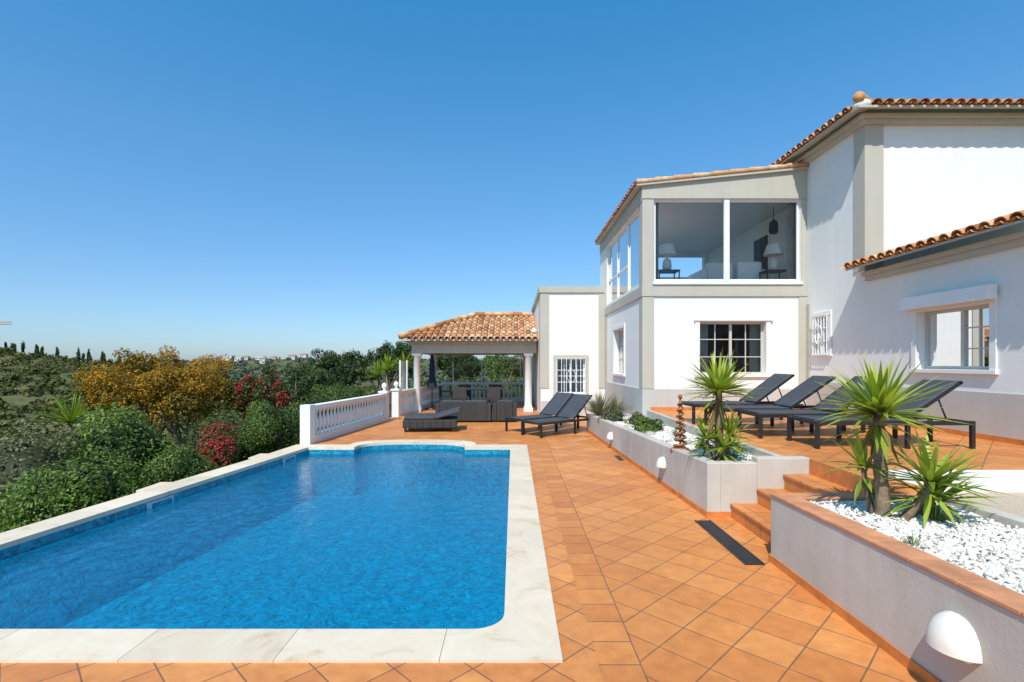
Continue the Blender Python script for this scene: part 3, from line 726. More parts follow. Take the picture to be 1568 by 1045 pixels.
sofa=empty('white_sofa'); sofa.parent=villa
a=Acc(); 
a.box(3.9,5.9,14.3,15.2,3.44,3.85); a.box(3.9,5.9,15.2,15.45,3.44,4.25); a.box(3.7,3.9,14.3,15.45,3.44,4.05)
a.box(4.65,5.25,12.5,13.25,3.44,3.85); a.box(4.65,5.25,12.22,12.5,3.44,4.10); a.box(4.5,4.649,12.25,13.25,3.44,3.95)
a.box(5.35,5.95,12.5,13.25,3.44,3.85); a.box(5.35,5.95,12.22,12.5,3.44,4.12); a.box(5.951,6.08,12.25,13.25,3.44,3.95)
a.build('sofa_body',SOFAW,sofa,bevel=0.05)
def table_lamp(x,y,zf):
    e=empty('table_lamp'); e.parent=villa
    a=Acc(); a.box(x-0.25,x+0.25,y-0.2,y+0.2,zf+0.38,zf+0.41,1)
    for sx in (-1,1):
        for sy in (-1,1): a.box(x+sx*0.23-0.012,x+sx*0.23+0.012,y+sy*0.18-0.012,y+sy*0.18+0.012,zf,zf+0.38,1)
    a.lathe([(0,0.41),(0.09,0.415),(0.11,0.53),(0.09,0.66),(0.03,0.71),(0.015,0.8)],(x,y,zf),14,0)
    a.lathe([(0.22,0.78),(0.15,1.02)],(x,y,zf),18,2)
    a.build('lamp',[DOME,BLACKF,SOFAW],e,fix=False)
table_lamp(3.6,12.0,3.44); table_lamp(6.1,12.0,3.44)
a=Acc(); a.tube([(6.2,12.2,5.4),(6.2,12.2,5.12)],0.01,6); a.lathe([(0.01,0.28),(0.1,0.2),(0.12,0.0),(0.09,-0.06),(0.02,-0.08)],(6.2,12.2,4.84),6,smooth=False)
o=a.build('pendant_lantern',BLACKF,villa); 
a=Acc(); a.box(XD-0.05,XD-0.021,13.0,13.9,3.45,5.05,0); a.box(XD-0.06,XD-0.051,13.08,13.82,3.55,4.97,1); a.build('interior_door',[FRAMEW,DARKIN],villa)

# ------------------------------------------------------------------ pergola
pg=empty('poolside_pergola')
PX0,PX1,PY0,PY1=-3.37,0.52,17.9,21.7
a=Acc()
def column(x,y):
    a.box(x-0.16,x+0.16,y-0.16,y+0.16,0,0.12)
    a.lathe([(0.15,0.12),(0.15,0.17),(0.13,0.19),(0.125,0.3),(0.115,1.9),(0.14,1.92),(0.15,1.97)],(x,y,0),20)
    a.box(x-0.16,x+0.16,y-0.16,y+0.16,1.965,2.03)
for x in (PX0,PX1):
    for y in (PY0,PY1): column(x,y)
a.build('columns',WHITE,pg)
a=Acc()
a.box(PX0-0.16,0.8,PY0-0.16,PY0+0.16,2.03,2.36); a.box(PX0-0.16,0.8,PY1-0.16,PY1+0.16,2.03,2.36)
a.box(PX0-0.16,PX0+0.16,PY0+0.161,PY1-0.161,2.03,2.36); a.box(PX0-0.3,0.8,PY0-0.3,PY1+0.3,2.361,2.43)
a.build('beams',TRIM,pg,bevel=0.006)
RP=Acc(); E0,E1,F0,F1=-3.86,0.84,17.4,22.2; run=(F1-F0)/2; rise=0.98; zl=2.50
uu=Vector((0,run,rise)).normalized(); Ls=math.hypot(run,rise)
tile_roof(RP,(E0,F0,zl),(E1,F0,zl),uu,lambda t:min(t/run,1)*Ls)
tile_roof(RP,(E1,F1,zl),(E0,F1,zl),(0,-uu.y,uu.z),lambda t:min((E1-E0-t)/run,1)*Ls)
tile_roof(RP,(E0,F1,zl),(E0,F0,zl),(uu.y,0,uu.z),lambda t:min(t,2*run-t)/run*Ls)
for k in range(13):
    x=E0+run+k*0.36
    if x+0.3<E1: RP.tube([(x,F0+run,zl+rise+0.10),(min(x+0.4,E1),F0+run,zl+rise+0.08)],[0.10,0.085],10,0,random.random())
for sgn,fy in ((1,F0),(-1,F1)):
    for k in range(9):
        q=k*0.27; q2=min(q+0.32,run)
        if q<run: RP.tube([(E0+q,fy+sgn*q,zl+0.1+q*rise/run),(E0+q2,fy+sgn*q2,zl+0.09+q2*rise/run)],[0.10,0.08],10,0,random.random())
RP.build('clay_roof_tiles',ROOFT,pg,fix=False)
RS=Acc(); 
RS.add([(E0,F0,zl),(E1,F0,zl),(E1,F0+run,zl+rise),(E0+run,F0+run,zl+rise),(E1,F1,zl),(E0,F1,zl)],[(0,1,2,3),(4,5,3,2),(5,0,3)])
RS.add([(E0,F0,zl-0.06),(E1,F0,zl-0.06),(E1,F1,zl-0.06),(E0,F1,zl-0.06),(E0,F0,zl-0.001),(E1,F0,zl-0.001),(E1,F1,zl-0.001),(E0,F1,zl-0.001)],[(0,1,2,3),(0,1,5,4),(1,2,6,5),(2,3,7,6),(3,0,4,7)])
RS.build('roof_deck',TRIM,pg,fix=False)

# ------------------------------------------------------------------ balustrades
BP=[(0.045,0),(0.045,0.04),(0.025,0.06),(0.05,0.16),(0.058,0.22),(0.03,0.32),(0.022,0.38),(0.035,0.42),(0.045,0.44),(0.045,0.47)]
def balustrade(A,B,h=0.78,piers=(1,1),finial=(0,0)):
    A=Vector((*A,0));B=Vector((*B,0)); L=(B-A).length; d=(B-A)/L; ang=math.atan2(d.y,d.x)
    M=Matrix.Translation(A)@Matrix.Rotation(ang,4,'Z')
    a=Acc()
    a.box(0,L,-0.09,0.09,-0.3,0.16,M=M); a.box(0,L,-0.10,0.10,h-0.09,h,M=M)
    z0=0.16; sc=(h-0.09-0.16)/0.47; nb=int(L/0.17)
    for i in range(1,nb):
        c=M@Vector((L*i/nb,0,z0)); a.lathe([(r,z*sc) for r,z in BP],c,8)
    for k,(pp,ff) in enumerate(zip(piers,finial)):
        if not pp: continue
        q=0 if k==0 else L; hw=0.11
        a.box(q-hw,q+hw,-hw,hw,-0.3,h+0.02,M=M)
        if ff:
            a.box(q-hw-.03,q+hw+.03,-hw-.03,hw+.03,h+0.021,h+0.07,M=M)
            c=M@Vector((q,0,h+0.07)); a.lathe([(0.07,0),(0.04,0.03),(0.03,0.05),(0.075,0.1),(0.085,0.15),(0.06,0.21),(0,0.25)],c,12)
    return a.build('white_balustrade',WHITE)
e=lambda y:float(edge(y))
balustrade((e(10.7)+0.12,10.7),(e(15.0)+0.12,15.0),0.80,(1,1),(0,1))
balustrade((e(16.2)+0.05,16.2),(e(21.6)+0.1,21.6),0.80,(1,1),(1,0))
balustrade((-3.0,22.3),(0.8,22.3),0.85,(1,1),(0,0))
def screen(x,y0,y1):
    g=empty('glass_windscreen'); a=Acc(); a.add([(x,y0,0.8),(x,y1,0.8),(x,y1,1.75),(x,y0,1.75)],[(0,1,2,3)]); a.build('pane',GLASSC,g,fix=False)
    a=Acc(); a.box(x-0.025,x+0.025,y0-0.05,y0,0.0,1.78); a.box(x-0.025,x+0.025,y1,y1+0.05,0.0,1.78); a.build('posts',FRAMEW,g)
screen(-3.62,16.4,17.4)
def screen2(x0,x1,y):
    g=empty('glass_windscreen'); a=Acc(); a.add([(x0,y,0.85),(x1,y,0.85),(x1,y,1.75),(x0,y,1.75)],[(0,1,2,3)]); a.build('pane',GLASSC,g,fix=False)
    a=Acc(); a.box(x0-0.05,x0,y-0.025,y+0.025,0.86,1.78); a.box(x1,x1+0.05,y-0.025,y+0.025,0.86,1.78); a.build('posts',FRAMEW,g)
screen2(-2.6,-1.4,22.3); screen2(-1.2,0.3,22.3)

# ------------------------------------------------------------------ loungers
def lounger(loc,ang,back=35,L=1.95,Wd=0.64,h=0.34):
    e_=empty('sun_lounger'); M=Matrix.Translation(Vector(loc))@Matrix.Rotation(ang,4,'Z')
    a=Acc(); t=0.022
    for y in (-Wd/2,Wd/2):
        a.box(0,L,y-t,y+t,h-0.05,h,M=M)
        for x in (0.022,L*0.58,L-0.022): a.box(x-t,x+t,y-t,y+t,0,h-0.0501,M=M)
    for x in (0.022,L-0.022): a.box(x-t,x+t,-Wd/2+t+0.001,Wd/2-t-0.001,h-0.045,h-0.005,M=M)
    xb=L*0.58; bl=0.82; B=M@Matrix.Translation((xb,0,h+0.012))@Matrix.Rotation(-R(back),4,'Y')
    for y in (-Wd/2+0.03,Wd/2-0.03): a.box(0,bl,y-0.016,y+0.016,-0.016,0.016,M=B)
    a.box(bl-0.016,bl+0.016,-Wd/2+0.014,Wd/2-0.014,-0.016,0.016,M=B)
    top=Vector((xb+bl*0.62*math.cos(R(back)),0,h+bl*0.62*math.sin(R(back))))
    for y in (-Wd/2+0.06,Wd/2-0.06): a.tube([M@Vector((top.x,y,top.z)),M@Vector((min(L-0.1,top.x+0.12),y,h-0.02))],0.011,6)
    a.build('frame',BLACKF,e_)
    s=Acc(); nn=16
    def sheet(x0,x1,MM,sag):
        V=[];F=[]
        for i in range(nn+1):
            for j in range(7):
                x=x0+(x1-x0)*i/nn; y=(-Wd/2+0.035)+(Wd-0.07)*j/6
                z=0.006-sag*math.sin(math.pi*i/nn)*math.sin(math.pi*(j/6))
                V.append(tuple(MM@Vector((x,y,z))))
        for i in range(nn):
            for j in range(6): F.append((i*7+j,(i+1)*7+j,(i+1)*7+j+1,i*7+j+1))
        s.add(V,F,0,0.5,True)
    sheet(0.04,xb+0.01,M@Matrix.Translation((0,0,h+0.004)),0.02); sheet(0.0,bl,B@Matrix.Translation((0,0,0.02)),0.015)
    o=s.build('sling_seat',SLING,e_,fix=False); so=o.modifiers.new('t','SOLIDIFY'); so.thickness=0.012
lounger((3.72,6.62,0.642),R(0),34)
lounger((3.43,7.48,0.642),R(1),36)
lounger((3.22,8.32,0.642),R(-1),35)
lounger((3.08,9.16,0.642),R(2),36)
lounger((0.40,11.75,0.002),R(40),40)
lounger((0.02,12.45,0.002),R(40),40)
def wicker_daybed(loc,ang):
    e_=empty('wicker_daybed'); M=Matrix.Translation(Vector(loc))@Matrix.Rotation(ang,4,'Z')
    a=Acc(); a.box(-0.68,0.62,-0.5,0.5,0.10,0.30,M=M)
    for x in (-0.62,0.56):
        for y in (-0.44,0.44): a.box(x-0.03,x+0.03,y-0.03,y+0.03,0,0.10,M=M)
    a.build('wicker_base',WICKER,e_,bevel=0.015)
    a=Acc(); a.box(-0.66,0.10,-0.47,0.47,0.302,0.38,M=M)
    B=M@Matrix.Translation((0.11,0,0.305))@Matrix.Rotation(-R(16),4,'Y'); a.box(0.0,0.62,-0.47,0.47,0.0,0.08,M=B)
    a.build('cushion',SLING,e_,bevel=0.025)
wicker_daybed((-2.05,13.0,0.002),R(4))

def wicker_sofa(x0,x1,y0,y1):
    e_=empty('wicker_sofa'); a=Acc(); c=Acc()
    a.box(x0,x1,y0,y1,0.04,0.34)
    a.box(x0,x1,y0-0.14,y0-0.001,0.04,0.60)
    a.box(x0-0.12,x0-0.001,y0-0.14,y1,0.04,0.52); a.box(x1+0.001,x1+0.12,y0-0.14,y1,0.04,0.52)
    a.build('wicker_frame',WICKER,e_,bevel=0.015)
    nn=max(1,int((x1-x0)/0.62)); w_=(x1-x0)/nn
    for i in range(nn):
        c.box(x0+i*w_+0.01,x0+(i+1)*w_-0.01,y0+0.16,y1-0.01,0.341,0.45); c.box(x0+i*w_+0.02,x0+(i+1)*w_-0.02,y0+0.01,y0+0.15,0.345,0.62)
    c.build('cushions',SLING,e_,bevel=0.03)
wicker_sofa(-2.1,-0.75,14.7,15.3); wicker_sofa(-0.48,-0.02,14.75,15.3)
tb=empty('dining_table'); a=Acc(); a.box(-2.2,-0.4,18.6,19.6,0.70,0.75)
for x in (-2.1,-0.5):
    for y in (18.7,19.5): a.box(x-0.04,x+0.04,y-0.04,y+0.04,0,0.70)
a.build('table_frame',BLACKF,tb,bevel=0.006)
def chair(x,y,ang):
    e_=empty('dining_chair'); M=Matrix.Translation((x,y,0))@Matrix.Rotation(ang,4,'Z'); a=Acc()
    a.box(-0.24,0.24,-0.24,0.24,0.40,0.45,M=M); a.box(-0.24,0.24,0.2,0.25,0.451,0.84,M=M)
    for sx in (-0.22,0.22):
        for sy in (-0.22,0.22): a.box(sx-0.02,sx+0.02,sy-0.02,sy+0.02,0,0.40,M=M)
        a.box(sx-0.02,sx+0.02,-0.2,0.199,0.62,0.65,M=M); a.box(sx-0.02,sx+0.02,-0.22,-0.18,0.451,0.62,M=M)
    a.build('chair_body',WICKER,e_,bevel=0.008)
for x in (-1.9,-0.7): chair(x,18.3,R(180)); chair(x,19.95,0)
chair(-2.5,19.1,R(90))
ps=empty('closed_parasol'); a=Acc(); a.tube([(-2.95,18.6,0),(-2.95,18.6,2.0)],0.02,8); a.lathe([(0.25,0),(0.25,0.05),(0.05,0.09)],(-2.95,18.6,0),14); a.build('pole',BLACKF,ps)
a=Acc(); V=[];F=[];S=24
for i,(r,z) in enumerate([(0.03,1.98),(0.06,1.8),(0.09,1.5),(0.08,1.25),(0.13,0.95),(0.15,0.8)]):
    for j in range(S):
        t=2*math.pi*j/S; rr=r*(1+0.25*math.cos(t*6)); V.append((-2.95+rr*math.cos(t),18.6+rr*math.sin(t),z))
for i in range(5):
    for j in range(S): F.append((i*S+j,i*S+(j+1)%S,(i+1)*S+(j+1)%S,(i+1)*S+j))
a.add(V,F,0,0.5,True); a.build('canopy',NAVY,ps,fix=False)

# ------------------------------------------------------------------ yuccas
def blades(c,n,L,spread,rng,wd=0.036,up=0.15,droop=0.25):
    Vs=[];Fs=[];vs=[];o=0
    for i in range(n):
        el=math.asin(min(1,rng.uniform(-spread,1))); az=rng.uniform(0,2*math.pi)
        d=np.array([math.cos(el)*math.cos(az),math.cos(el)*math.sin(az),math.sin(el)+up]); d/=np.linalg.norm(d)
        l=L*rng.uniform(0.75,1.1); side=np.cross(d,[0,0,1]); 
        if np.linalg.norm(side)<1e-3: side=np.array([1,0,0])
        side/=np.linalg.norm(side); nrm=np.cross(side,d)
        S=6; va=np.clip(0.5+0.3*math.sin(el)+rng.normal(0,0.18),0.05,1) if el>-0.35 else rng.uniform(0,0.25)
        dr=droop*rng.uniform(0.3,1.2)*(1.2-abs(math.sin(el)))
        for k in range(S+1):
            t=k/S; p=np.array(c)+d*(l*t+0.03)+np.array([0,0,-dr*l*t*t*0.8])
            w_=wd*(0.55+1.3*t*(1-t)*1.6)*(1-t**3)*0.75+0.0008
            Vs+= [p-side*w_*0.5+nrm*w_*0.16,p,p+side*w_*0.5+nrm*w_*0.16]
        for k in range(S):
            b=o+k*3; Fs+=[[b,b+1,b+4,b+3],[b+1,b+2,b+5,b+4]]; vs+=[va,va]
        o+=(S+1)*3
    return np.array(Vs),np.array(Fs),np.array(vs)
def yucca(base,stems,seed,wd):
    e_=empty('yucca_plant'); rng=np.random.default_rng(seed); parts=[]; t=Acc()
    for (off,h,L,n,lean,rt) in stems:
        b=Vector(base)+Vector((*off,0)); top=b+Vector((lean[0],lean[1],h)); mid=(b+top)/2+Vector((lean[0]*0.3,0,0))
        pts=[]; rd=[]
        for i in range(15):
            q=i/14; pp=(b*(1-q)**2+mid*2*q*(1-q)+top*q*q) - Vector((0,0,0.05*(1-q)))
            pts.append(pp); rd.append(rt*(1.2-0.45*q)*(1.0+(0.12 if i%2 else -0.05)))
        t.tube(pts,rd,10)
        parts.append(blades(top,n,L,0.22,rng,wd)); parts.append(blades(top+Vector((0,0,-0.07)),int(n*0.22),L*0.8,0.9,rng,wd,up=-0.25))
    V,F,v=merge(parts); fast('leaf_blades',V,F,YUC,v,e_,smooth=True); t.build('trunk',BARK,e_)
yucca((2.78,3.85,0.53),[((0,0),0.78,0.50,110,(-0.03,0),0.045),((0.05,-0.05),0.30,0.40,55,(0.20,-0.08),0.03),((-0.03,0.05),0.36,0.30,26,(-0.05,0.05),0.022),((0.12,0.05),0.14,0.42,45,(0.22,-0.1),0.03)],3,0.052)
yucca((2.41,6.0,0.53),[((0,0),0.82,0.52,105,(0.0,0),0.045),((0.03,-0.03),0.18,0.36,50,(0.0,-0.03),0.03),((0.05,0.03),0.30,0.32,36,(0.1,0),0.025),((-0.03,0.03),0.26,0.30,30,(-0.1,0),0.025)],5,0.055)

a=Acc(); pts=[];rr=[]
for i in range(120):
    t=i/119; r=0.075*(1-0.65*t); an=t*2*math.pi*8; pts.append((2.2+r*math.cos(an),6.75+r*math.sin(an),0.57+0.62*t)); rr.append(0.020*(1-0.4*t))
a.tube(pts,rr,7); a.tube([(2.2,6.75,0.48),(2.2,6.75,1.24)],0.013,8); a.lathe([(0.0,0.53),(0.13,0.54),(0.12,0.58),(0.04,0.61)],(2.2,6.75,-0.01),14)
a.lathe([(0,0.07),(0.022,0.055),(0.03,0.03),(0.022,0.005),(0,0)],(2.2,6.75,1.22),10)
o=a.build('spiral_garden_ornament',RUST)
RK=[(2.3,8.6,0.10),(2.42,8.95,0.07),(2.55,7.4,0.11),(2.35,7.7,0.06),(2.7,6.6,0.09),(2.2,9.8,0.09)]
for (x,y,r) in RK:
    bm=bmesh.new(); bmesh.ops.create_icosphere(bm,subdivisions=2,radius=r)
    for v in bm.verts: v.co*=1+random.uniform(-0.16,0.16); v.co.z*=0.65
    me=bpy.data.meshes.new('garden_rock'); bm.to_mesh(me); bm.free(); me.materials.append(ROCK); o=bpy.data.objects.new('garden_rock',me); o.location=(x,y,0.53-0.021*(y-5.7)*(y<12)+0.02); scene.collection.objects.link(o)
def tuft(name,c,n,L,mat,seed,wd=0.012,up=0.6,spread=0.1):
    V,F,v=blades(c,n,L,spread,np.random.default_rng(seed),wd,up,0.2); return fast(name,V,F,mat,v,smooth=True)
tuft('lavender_plant',(2.05,12.2,0.42),200,0.70,LEAFO,11,0.018)
tuft('lavender_plant',(2.45,12.3,0.42),160,0.55,LEAFO,12,0.018)
shrub('succulent_shrub',(2.2,11.2,0.48),(0.30,0.38,0.24),2800,0.05,LEAFO,10)
shrub('succulent_shrub',(2.42,9.3,0.53),(0.32,0.42,0.21),3400,0.05,LEAFG,10)
shrub('succulent_shrub',(2.55,10.4,0.52),(0.26,0.32,0.18),1800,0.05,LEAFO,10)
shrub('succulent_shrub',(2.62,7.0,0.54),(0.16,0.16,0.10),1200,0.035,LEAFG,8)
tuft('grass_tuft',(2.55,8.0,0.52),60,0.18,LEAFO,14,0.01)
tuft('grass_tuft',(2.62,6.1,0.54),50,0.12,LEAFG,15,0.01)
tuft('grass_tuft',(3.05,3.7,0.54),50,0.13,LEAFG,16,0.01)
tuft('grass_tuft',(2.5,3.2,0.54),30,0.07,LEAFG,17,0.008)
nl=90; P=np.stack([RNG.uniform(2.4,3.45,nl),RNG.uniform(2.2,4.2,nl),np.full(nl,0.572)],1); V,F=leafquads(P,norm(RNG.normal(size=(nl,3))*0.35+np.array([0,0,1])),np.full(nl,0.035),0.45)
fast('fallen_leaves',V,F,BARK,np.full(nl,0.5))

# ------------------------------------------------------------------ garden shrubs
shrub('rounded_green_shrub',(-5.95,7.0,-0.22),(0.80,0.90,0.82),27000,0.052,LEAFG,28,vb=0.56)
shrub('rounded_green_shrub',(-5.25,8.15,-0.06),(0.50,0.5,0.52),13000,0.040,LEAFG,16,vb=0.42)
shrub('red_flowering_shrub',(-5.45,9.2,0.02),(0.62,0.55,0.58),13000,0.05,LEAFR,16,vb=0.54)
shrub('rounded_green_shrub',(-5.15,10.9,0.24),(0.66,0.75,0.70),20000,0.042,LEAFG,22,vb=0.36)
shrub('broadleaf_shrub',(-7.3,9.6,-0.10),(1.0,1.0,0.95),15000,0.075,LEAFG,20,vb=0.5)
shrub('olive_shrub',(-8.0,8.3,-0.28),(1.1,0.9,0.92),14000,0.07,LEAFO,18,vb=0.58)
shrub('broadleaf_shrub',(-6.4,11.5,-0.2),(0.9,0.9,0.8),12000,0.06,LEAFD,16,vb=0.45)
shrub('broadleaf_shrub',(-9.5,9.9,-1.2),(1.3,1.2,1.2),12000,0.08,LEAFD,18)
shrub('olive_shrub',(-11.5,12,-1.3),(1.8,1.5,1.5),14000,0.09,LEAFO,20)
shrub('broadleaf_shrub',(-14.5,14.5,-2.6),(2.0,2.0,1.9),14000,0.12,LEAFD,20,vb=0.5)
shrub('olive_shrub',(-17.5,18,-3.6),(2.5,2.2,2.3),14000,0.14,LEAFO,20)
V,F,v=blades((-11.4,13.2,0.15),90,0.9,0.1,np.random.default_rng(31),0.06,0.1,0.1); fast('agave_plant',V,F,YUC,v*0.6,smooth=True)

def tree(name,base,h,crown,n,size,mat,seed,lumps=12,stems=3,vb=0.5):
    e_=empty(name); rng=np.random.default_rng(seed); t=Acc(); base=Vector(base); cr=np.array(crown)
    cc=base+Vector((0,0,h-cr[2])); parts=[]
    ends=[]
    for s_ in range(stems):
        az=2*math.pi*s_/stems+rng.uniform(-.4,.4); tip=cc+Vector((math.cos(az)*cr[0]*0.35,math.sin(az)*cr[1]*0.35,0.1*cr[2]))
        mid=base+(tip-base)*0.5+Vector((rng.uniform(-.1,.1)*h,rng.uniform(-.1,.1)*h,0))
        r0=0.035*h/ (stems**0.5); t.tube([base-Vector((0,0,0.3)),base+(mid-base)*0.5,mid,tip],[r0*1.3,r0,r0*0.75,r0*0.4],8)
        for q in range(6):
            d=norm(rng.normal(size=(1,3)))[0]; d[2]=abs(d[2])*0.8
            en=cc+Vector(d*cr*rng.uniform(0.6,0.9)); t.tube([mid+(tip-mid)*rng.uniform(0,1),(tip+en)/2+Vector((0,0,0.05)),en],[r0*0.4,r0*0.25,r0*0.08],5); ends.append(en)
    per=n//len(ends)
    for en in ends:
        rr=cr*rng.uniform(0.22,0.40); parts.append(clump(en,rr,per,size,7,rng,core=False,vb=vb+rng.uniform(-.13,.13)))
    V,F,v=merge(parts); fast('crown_leaves',V,F,mat,v,e_); t.build('trunk_and_limbs',BARK,e_)
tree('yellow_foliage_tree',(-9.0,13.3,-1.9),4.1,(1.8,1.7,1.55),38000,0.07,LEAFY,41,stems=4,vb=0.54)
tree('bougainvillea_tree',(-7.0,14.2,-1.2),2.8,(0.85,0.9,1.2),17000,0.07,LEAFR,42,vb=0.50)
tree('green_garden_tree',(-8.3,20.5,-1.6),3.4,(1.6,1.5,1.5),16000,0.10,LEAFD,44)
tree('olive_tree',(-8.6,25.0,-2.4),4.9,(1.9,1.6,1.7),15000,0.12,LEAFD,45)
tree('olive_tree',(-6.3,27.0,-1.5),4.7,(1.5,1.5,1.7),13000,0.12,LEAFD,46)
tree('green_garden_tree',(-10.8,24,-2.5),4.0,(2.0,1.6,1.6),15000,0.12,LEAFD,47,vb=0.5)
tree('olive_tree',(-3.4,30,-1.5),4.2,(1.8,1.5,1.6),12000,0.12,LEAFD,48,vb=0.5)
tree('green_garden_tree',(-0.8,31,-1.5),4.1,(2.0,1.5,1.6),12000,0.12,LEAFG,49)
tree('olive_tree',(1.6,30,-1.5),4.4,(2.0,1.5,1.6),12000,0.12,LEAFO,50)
parts=[]
for i in range(9): parts.append(clump((-5.5-0.15*i+RNG.uniform(-.1,.1),14.2+i*0.9,0.15),(0.75,0.65,0.78+RNG.uniform(-.08,.08)),5200,0.06,10))
V,F,v=merge(parts); fast('clipped_hedge',V,F,LEAFG,v*0.8)
parts=[]
for i in range(8): parts.append(clump((-4.2+i*0.85,24.8,0.2),(0.7,0.6,0.95+RNG.uniform(-.1,.1)),3200,0.08,8))
V,F,v=merge(parts); fast('clipped_hedge',V,F,LEAFG,v)
for (x,y,z,L,s_) in ((-5.3,21.5,1.35,0.9,61),(-5.9,22.5,1.1,0.8,62),(-4.9,23,1.5,0.8,63)):
    e_=empty('spiky_palm'); V,F,v=blades((x,y,z),80,L,0.2,np.random.default_rng(s_),0.07); fast('fronds',V,F,YUC,v*0.8,e_,smooth=True)
    a=Acc(); a.tube([(x,y,-1.2),(x+0.05,y,0.3),(x,y,z)],[0.11,0.09,0.07],8); a.build('trunk',BARK,e_)

n=7500; az=RNG.uniform(-0.95,0.16,n); rr=18+ (RNG.uniform(0,1,n)**1.2)*170
x=np.sin(az)*rr; y=np.cos(az)*rr; ok=((edge(y)-x)>3.5)|(y>33); x=x[ok];y=y[ok];rr=rr[ok]; z=Hh(x,y)
k=56; s_=RNG.uniform(0.45,1.5,len(x))*np.where(rr<40,0.8,1.0); 
d_=norm(RNG.normal(size=(len(x)*k,3))); d_[:,2]=np.abs(d_[:,2]); 
P=np.repeat(np.stack([x,y,z-0.1],1),k,0)+d_*np.repeat(s_,k)[:,None]*np.array([1,1,0.85])*RNG.uniform(0.6,1.05,(len(d_),1))
V,F=leafquads(P,norm(d_+RNG.normal(size=d_.shape)*0.4),np.repeat(s_,k)*0.42,0.7)
fast('hillside_scrub',V,F,SCRUB,np.clip(np.repeat(RNG.uniform(0.15,0.85,len(x)),k)+RNG.normal(0,0.12,len(P)),0,1))
n=5500; az=RNG.uniform(-0.9,0.5,n); rr=RNG.uniform(200,1150,n); x=np.sin(az)*rr;y=np.cos(az)*rr; z=Hh(x,y); k=26; s_=RNG.uniform(1.6,4.0,n)
d_=norm(RNG.normal(size=(n*k,3))); d_[:,2]=np.abs(d_[:,2]); P=np.repeat(np.stack([x,y,z-0.5],1),k,0)+d_*np.repeat(s_,k)[:,None]*RNG.uniform(0.6,1.05,(len(d_),1))
V,F=leafquads(P,d_,np.repeat(s_,k)*0.75,0.8); fast('distant_trees',V,F,FARG,np.clip(np.repeat(RNG.uniform(0.1,0.8,n),k)+RNG.normal(0,0.12,len(P)),0,1))
parts=[]
for i in range(24):
    xx=-93+i*0.95+RNG.uniform(-.35,.35) + (3.5 if i>8 else 0); yy=95+RNG.uniform(-2,2); zz=float(Hh(xx,yy)); hh=RNG.uniform(0.8,1.7); parts.append(clump((xx,yy,zz+hh*0.8),(0.30,0.30,hh),400,0.3,6,core=True))
V,F,v=merge(parts); fast('cypress_row',V,F,LEAFD,v)
a=Acc()
for i in range(30):
    xx=RNG.uniform(-370,-230) if i<22 else RNG.uniform(-560,-420); yy=RNG.uniform(560,720); zz=float(Hh(xx,yy)); w_=RNG.uniform(5,12); h_=RNG.uniform(3.5,6.0); dd=8
    a.box(xx,xx+w_,yy,yy+dd,zz-2,zz+h_,0)
    for q in range(int(w_/3)): a.box(xx+1+q*3,xx+2.2+q*3,yy-0.05,yy-0.001,zz+h_-2.6,zz+h_-1.2,2)
    if i%3: a.add([(xx-.5,yy-.5,zz+h_+.01),(xx+w_+.5,yy-.5,zz+h_+.01),(xx+w_+.5,yy+dd+.5,zz+h_+.01),(xx-.5,yy+dd+.5,zz+h_+.01),(xx+w_*.3,yy+dd/2,zz+h_+1.8),(xx+w_*.7,yy+dd/2,zz+h_+1.8)],[(0,1,5,4),(1,2,5),(2,3,4,5),(3,0,4)],1)
a.build('distant_village',[plain('far_whitewash',(0.6,0.57,0.53),0.9,0.1,0.1,0),plain('far_roof',(0.45,0.2,0.1),0.8,0.2,0.1,0),DARKIN])
cr=empty('tower_crane'); a=Acc(); 
for dx in (-0.8,0.8):
    for dy in (-0.8,0.8): a.box(-330+dx-0.15,-330+dx+0.15,300+dy-0.15,300+dy+0.15,-10,26)
for zq in (-0.8,0.6): a.tube([(-350,300,25+zq),(-294,300,25+zq)],0.22,5)
for i in range(20): a.tube([(-350+i*2.8,300,24.2),(-348.6+i*2.8,300,25.6),(-347.2+i*2.8,300,24.2)],0.12,4)
a.build('mast_and_jib',plain('crane_yellow',(0.6,0.35,0.05),0.5,0.1,1,0),cr)

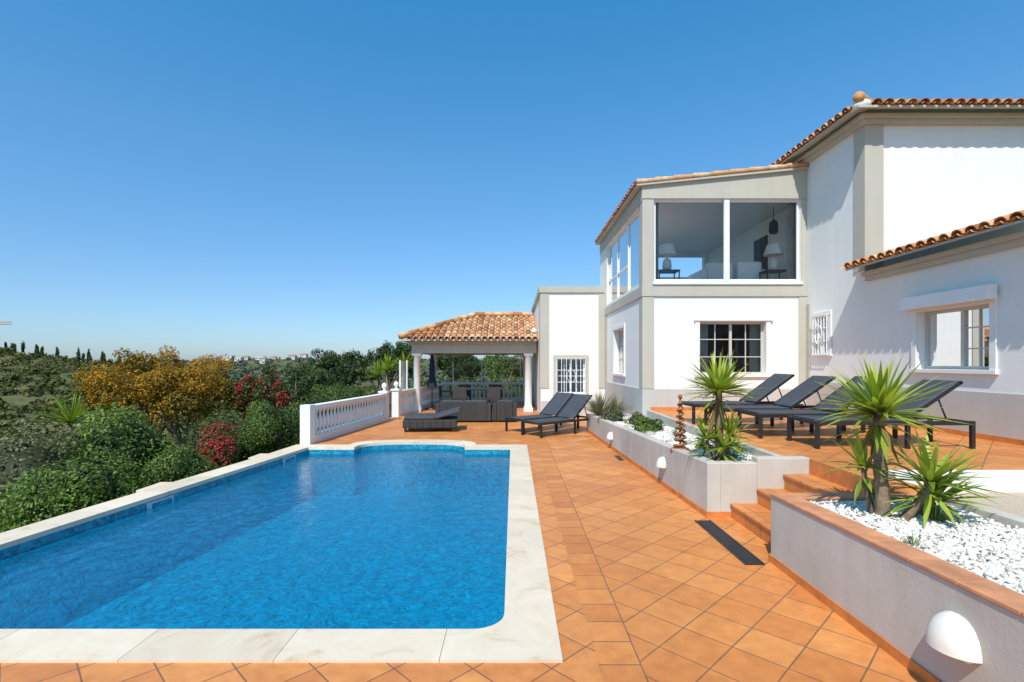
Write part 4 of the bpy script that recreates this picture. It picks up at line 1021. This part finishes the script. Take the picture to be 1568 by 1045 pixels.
# ------------------------------------------------------------------ light / world / camera
EL,AZ=52.0,20.0
sd=Vector((-math.sin(R(AZ))*math.cos(R(EL)),-math.cos(R(AZ))*math.cos(R(EL)),math.sin(R(EL))))
L=bpy.data.lights.new('sun','SUN'); L.energy=4.75; L.angle=R(0.53); L.color=(1.0,0.96,0.89)
lo=bpy.data.objects.new('sun',L); lo.rotation_euler=(-sd).to_track_quat('-Z','Y').to_euler(); scene.collection.objects.link(lo)
wd=bpy.data.worlds.new('World'); scene.world=wd; wd.use_nodes=True; nt=wd.node_tree
bg=nt.nodes.get('Background') or nt.nodes.new('ShaderNodeBackground')
sky=nt.nodes.new('ShaderNodeTexSky'); sky.sky_type='NISHITA'; sky.sun_disc=False; sky.sun_elevation=R(EL); sky.sun_rotation=R(180+AZ)
sky.air_density=1.0; sky.dust_density=0.6; sky.ozone_density=2.5; sky.altitude=50
tc=nt.nodes.new('ShaderNodeTexCoord'); sx=nt.nodes.new('ShaderNodeSeparateXYZ'); nt.links.new(tc.outputs['Generated'],sx.inputs[0])
rp=ramp(nt,[(0.0,(0.34,0.43,0.58)),(0.134,(0.34,0.47,0.58)),(0.36,(0.31,0.59,0.69)),(0.6,(0.18,0.66,0.82)),(1.0,(0.30,0.60,0.66))]); nt.links.new(sx.outputs[2],rp.inputs[0])
sc=nt.nodes.new('ShaderNodeVectorMath'); sc.operation='SCALE'; sc.inputs['Scale'].default_value=2.45; nt.links.new(rp.outputs[0],sc.inputs[0])
mu=nt.nodes.new('ShaderNodeVectorMath'); mu.operation='MULTIPLY'; nt.links.new(sky.outputs[0],mu.inputs[0]); nt.links.new(sc.outputs[0],mu.inputs[1])
nt.links.new(mu.outputs[0],bg.inputs[0]); bg.inputs[1].default_value=0.11
out=nt.nodes.get('World Output') or nt.nodes.new('ShaderNodeOutputWorld'); nt.links.new(bg.outputs[0],out.inputs[0])
cam=bpy.data.cameras.new('camera'); co=bpy.data.objects.new('camera',cam); scene.collection.objects.link(co)
co.location=(0,0,1.7); co.rotation_euler=(R(90),0,0); cam.sensor_width=36; cam.lens=18.0; cam.shift_x=-0.0013; cam.shift_y=0.0212
cam.clip_end=80000; cam.clip_start=0.05; scene.camera=co
scene.view_settings.view_transform='Standard'; scene.view_settings.look='None'; scene.view_settings.exposure=0
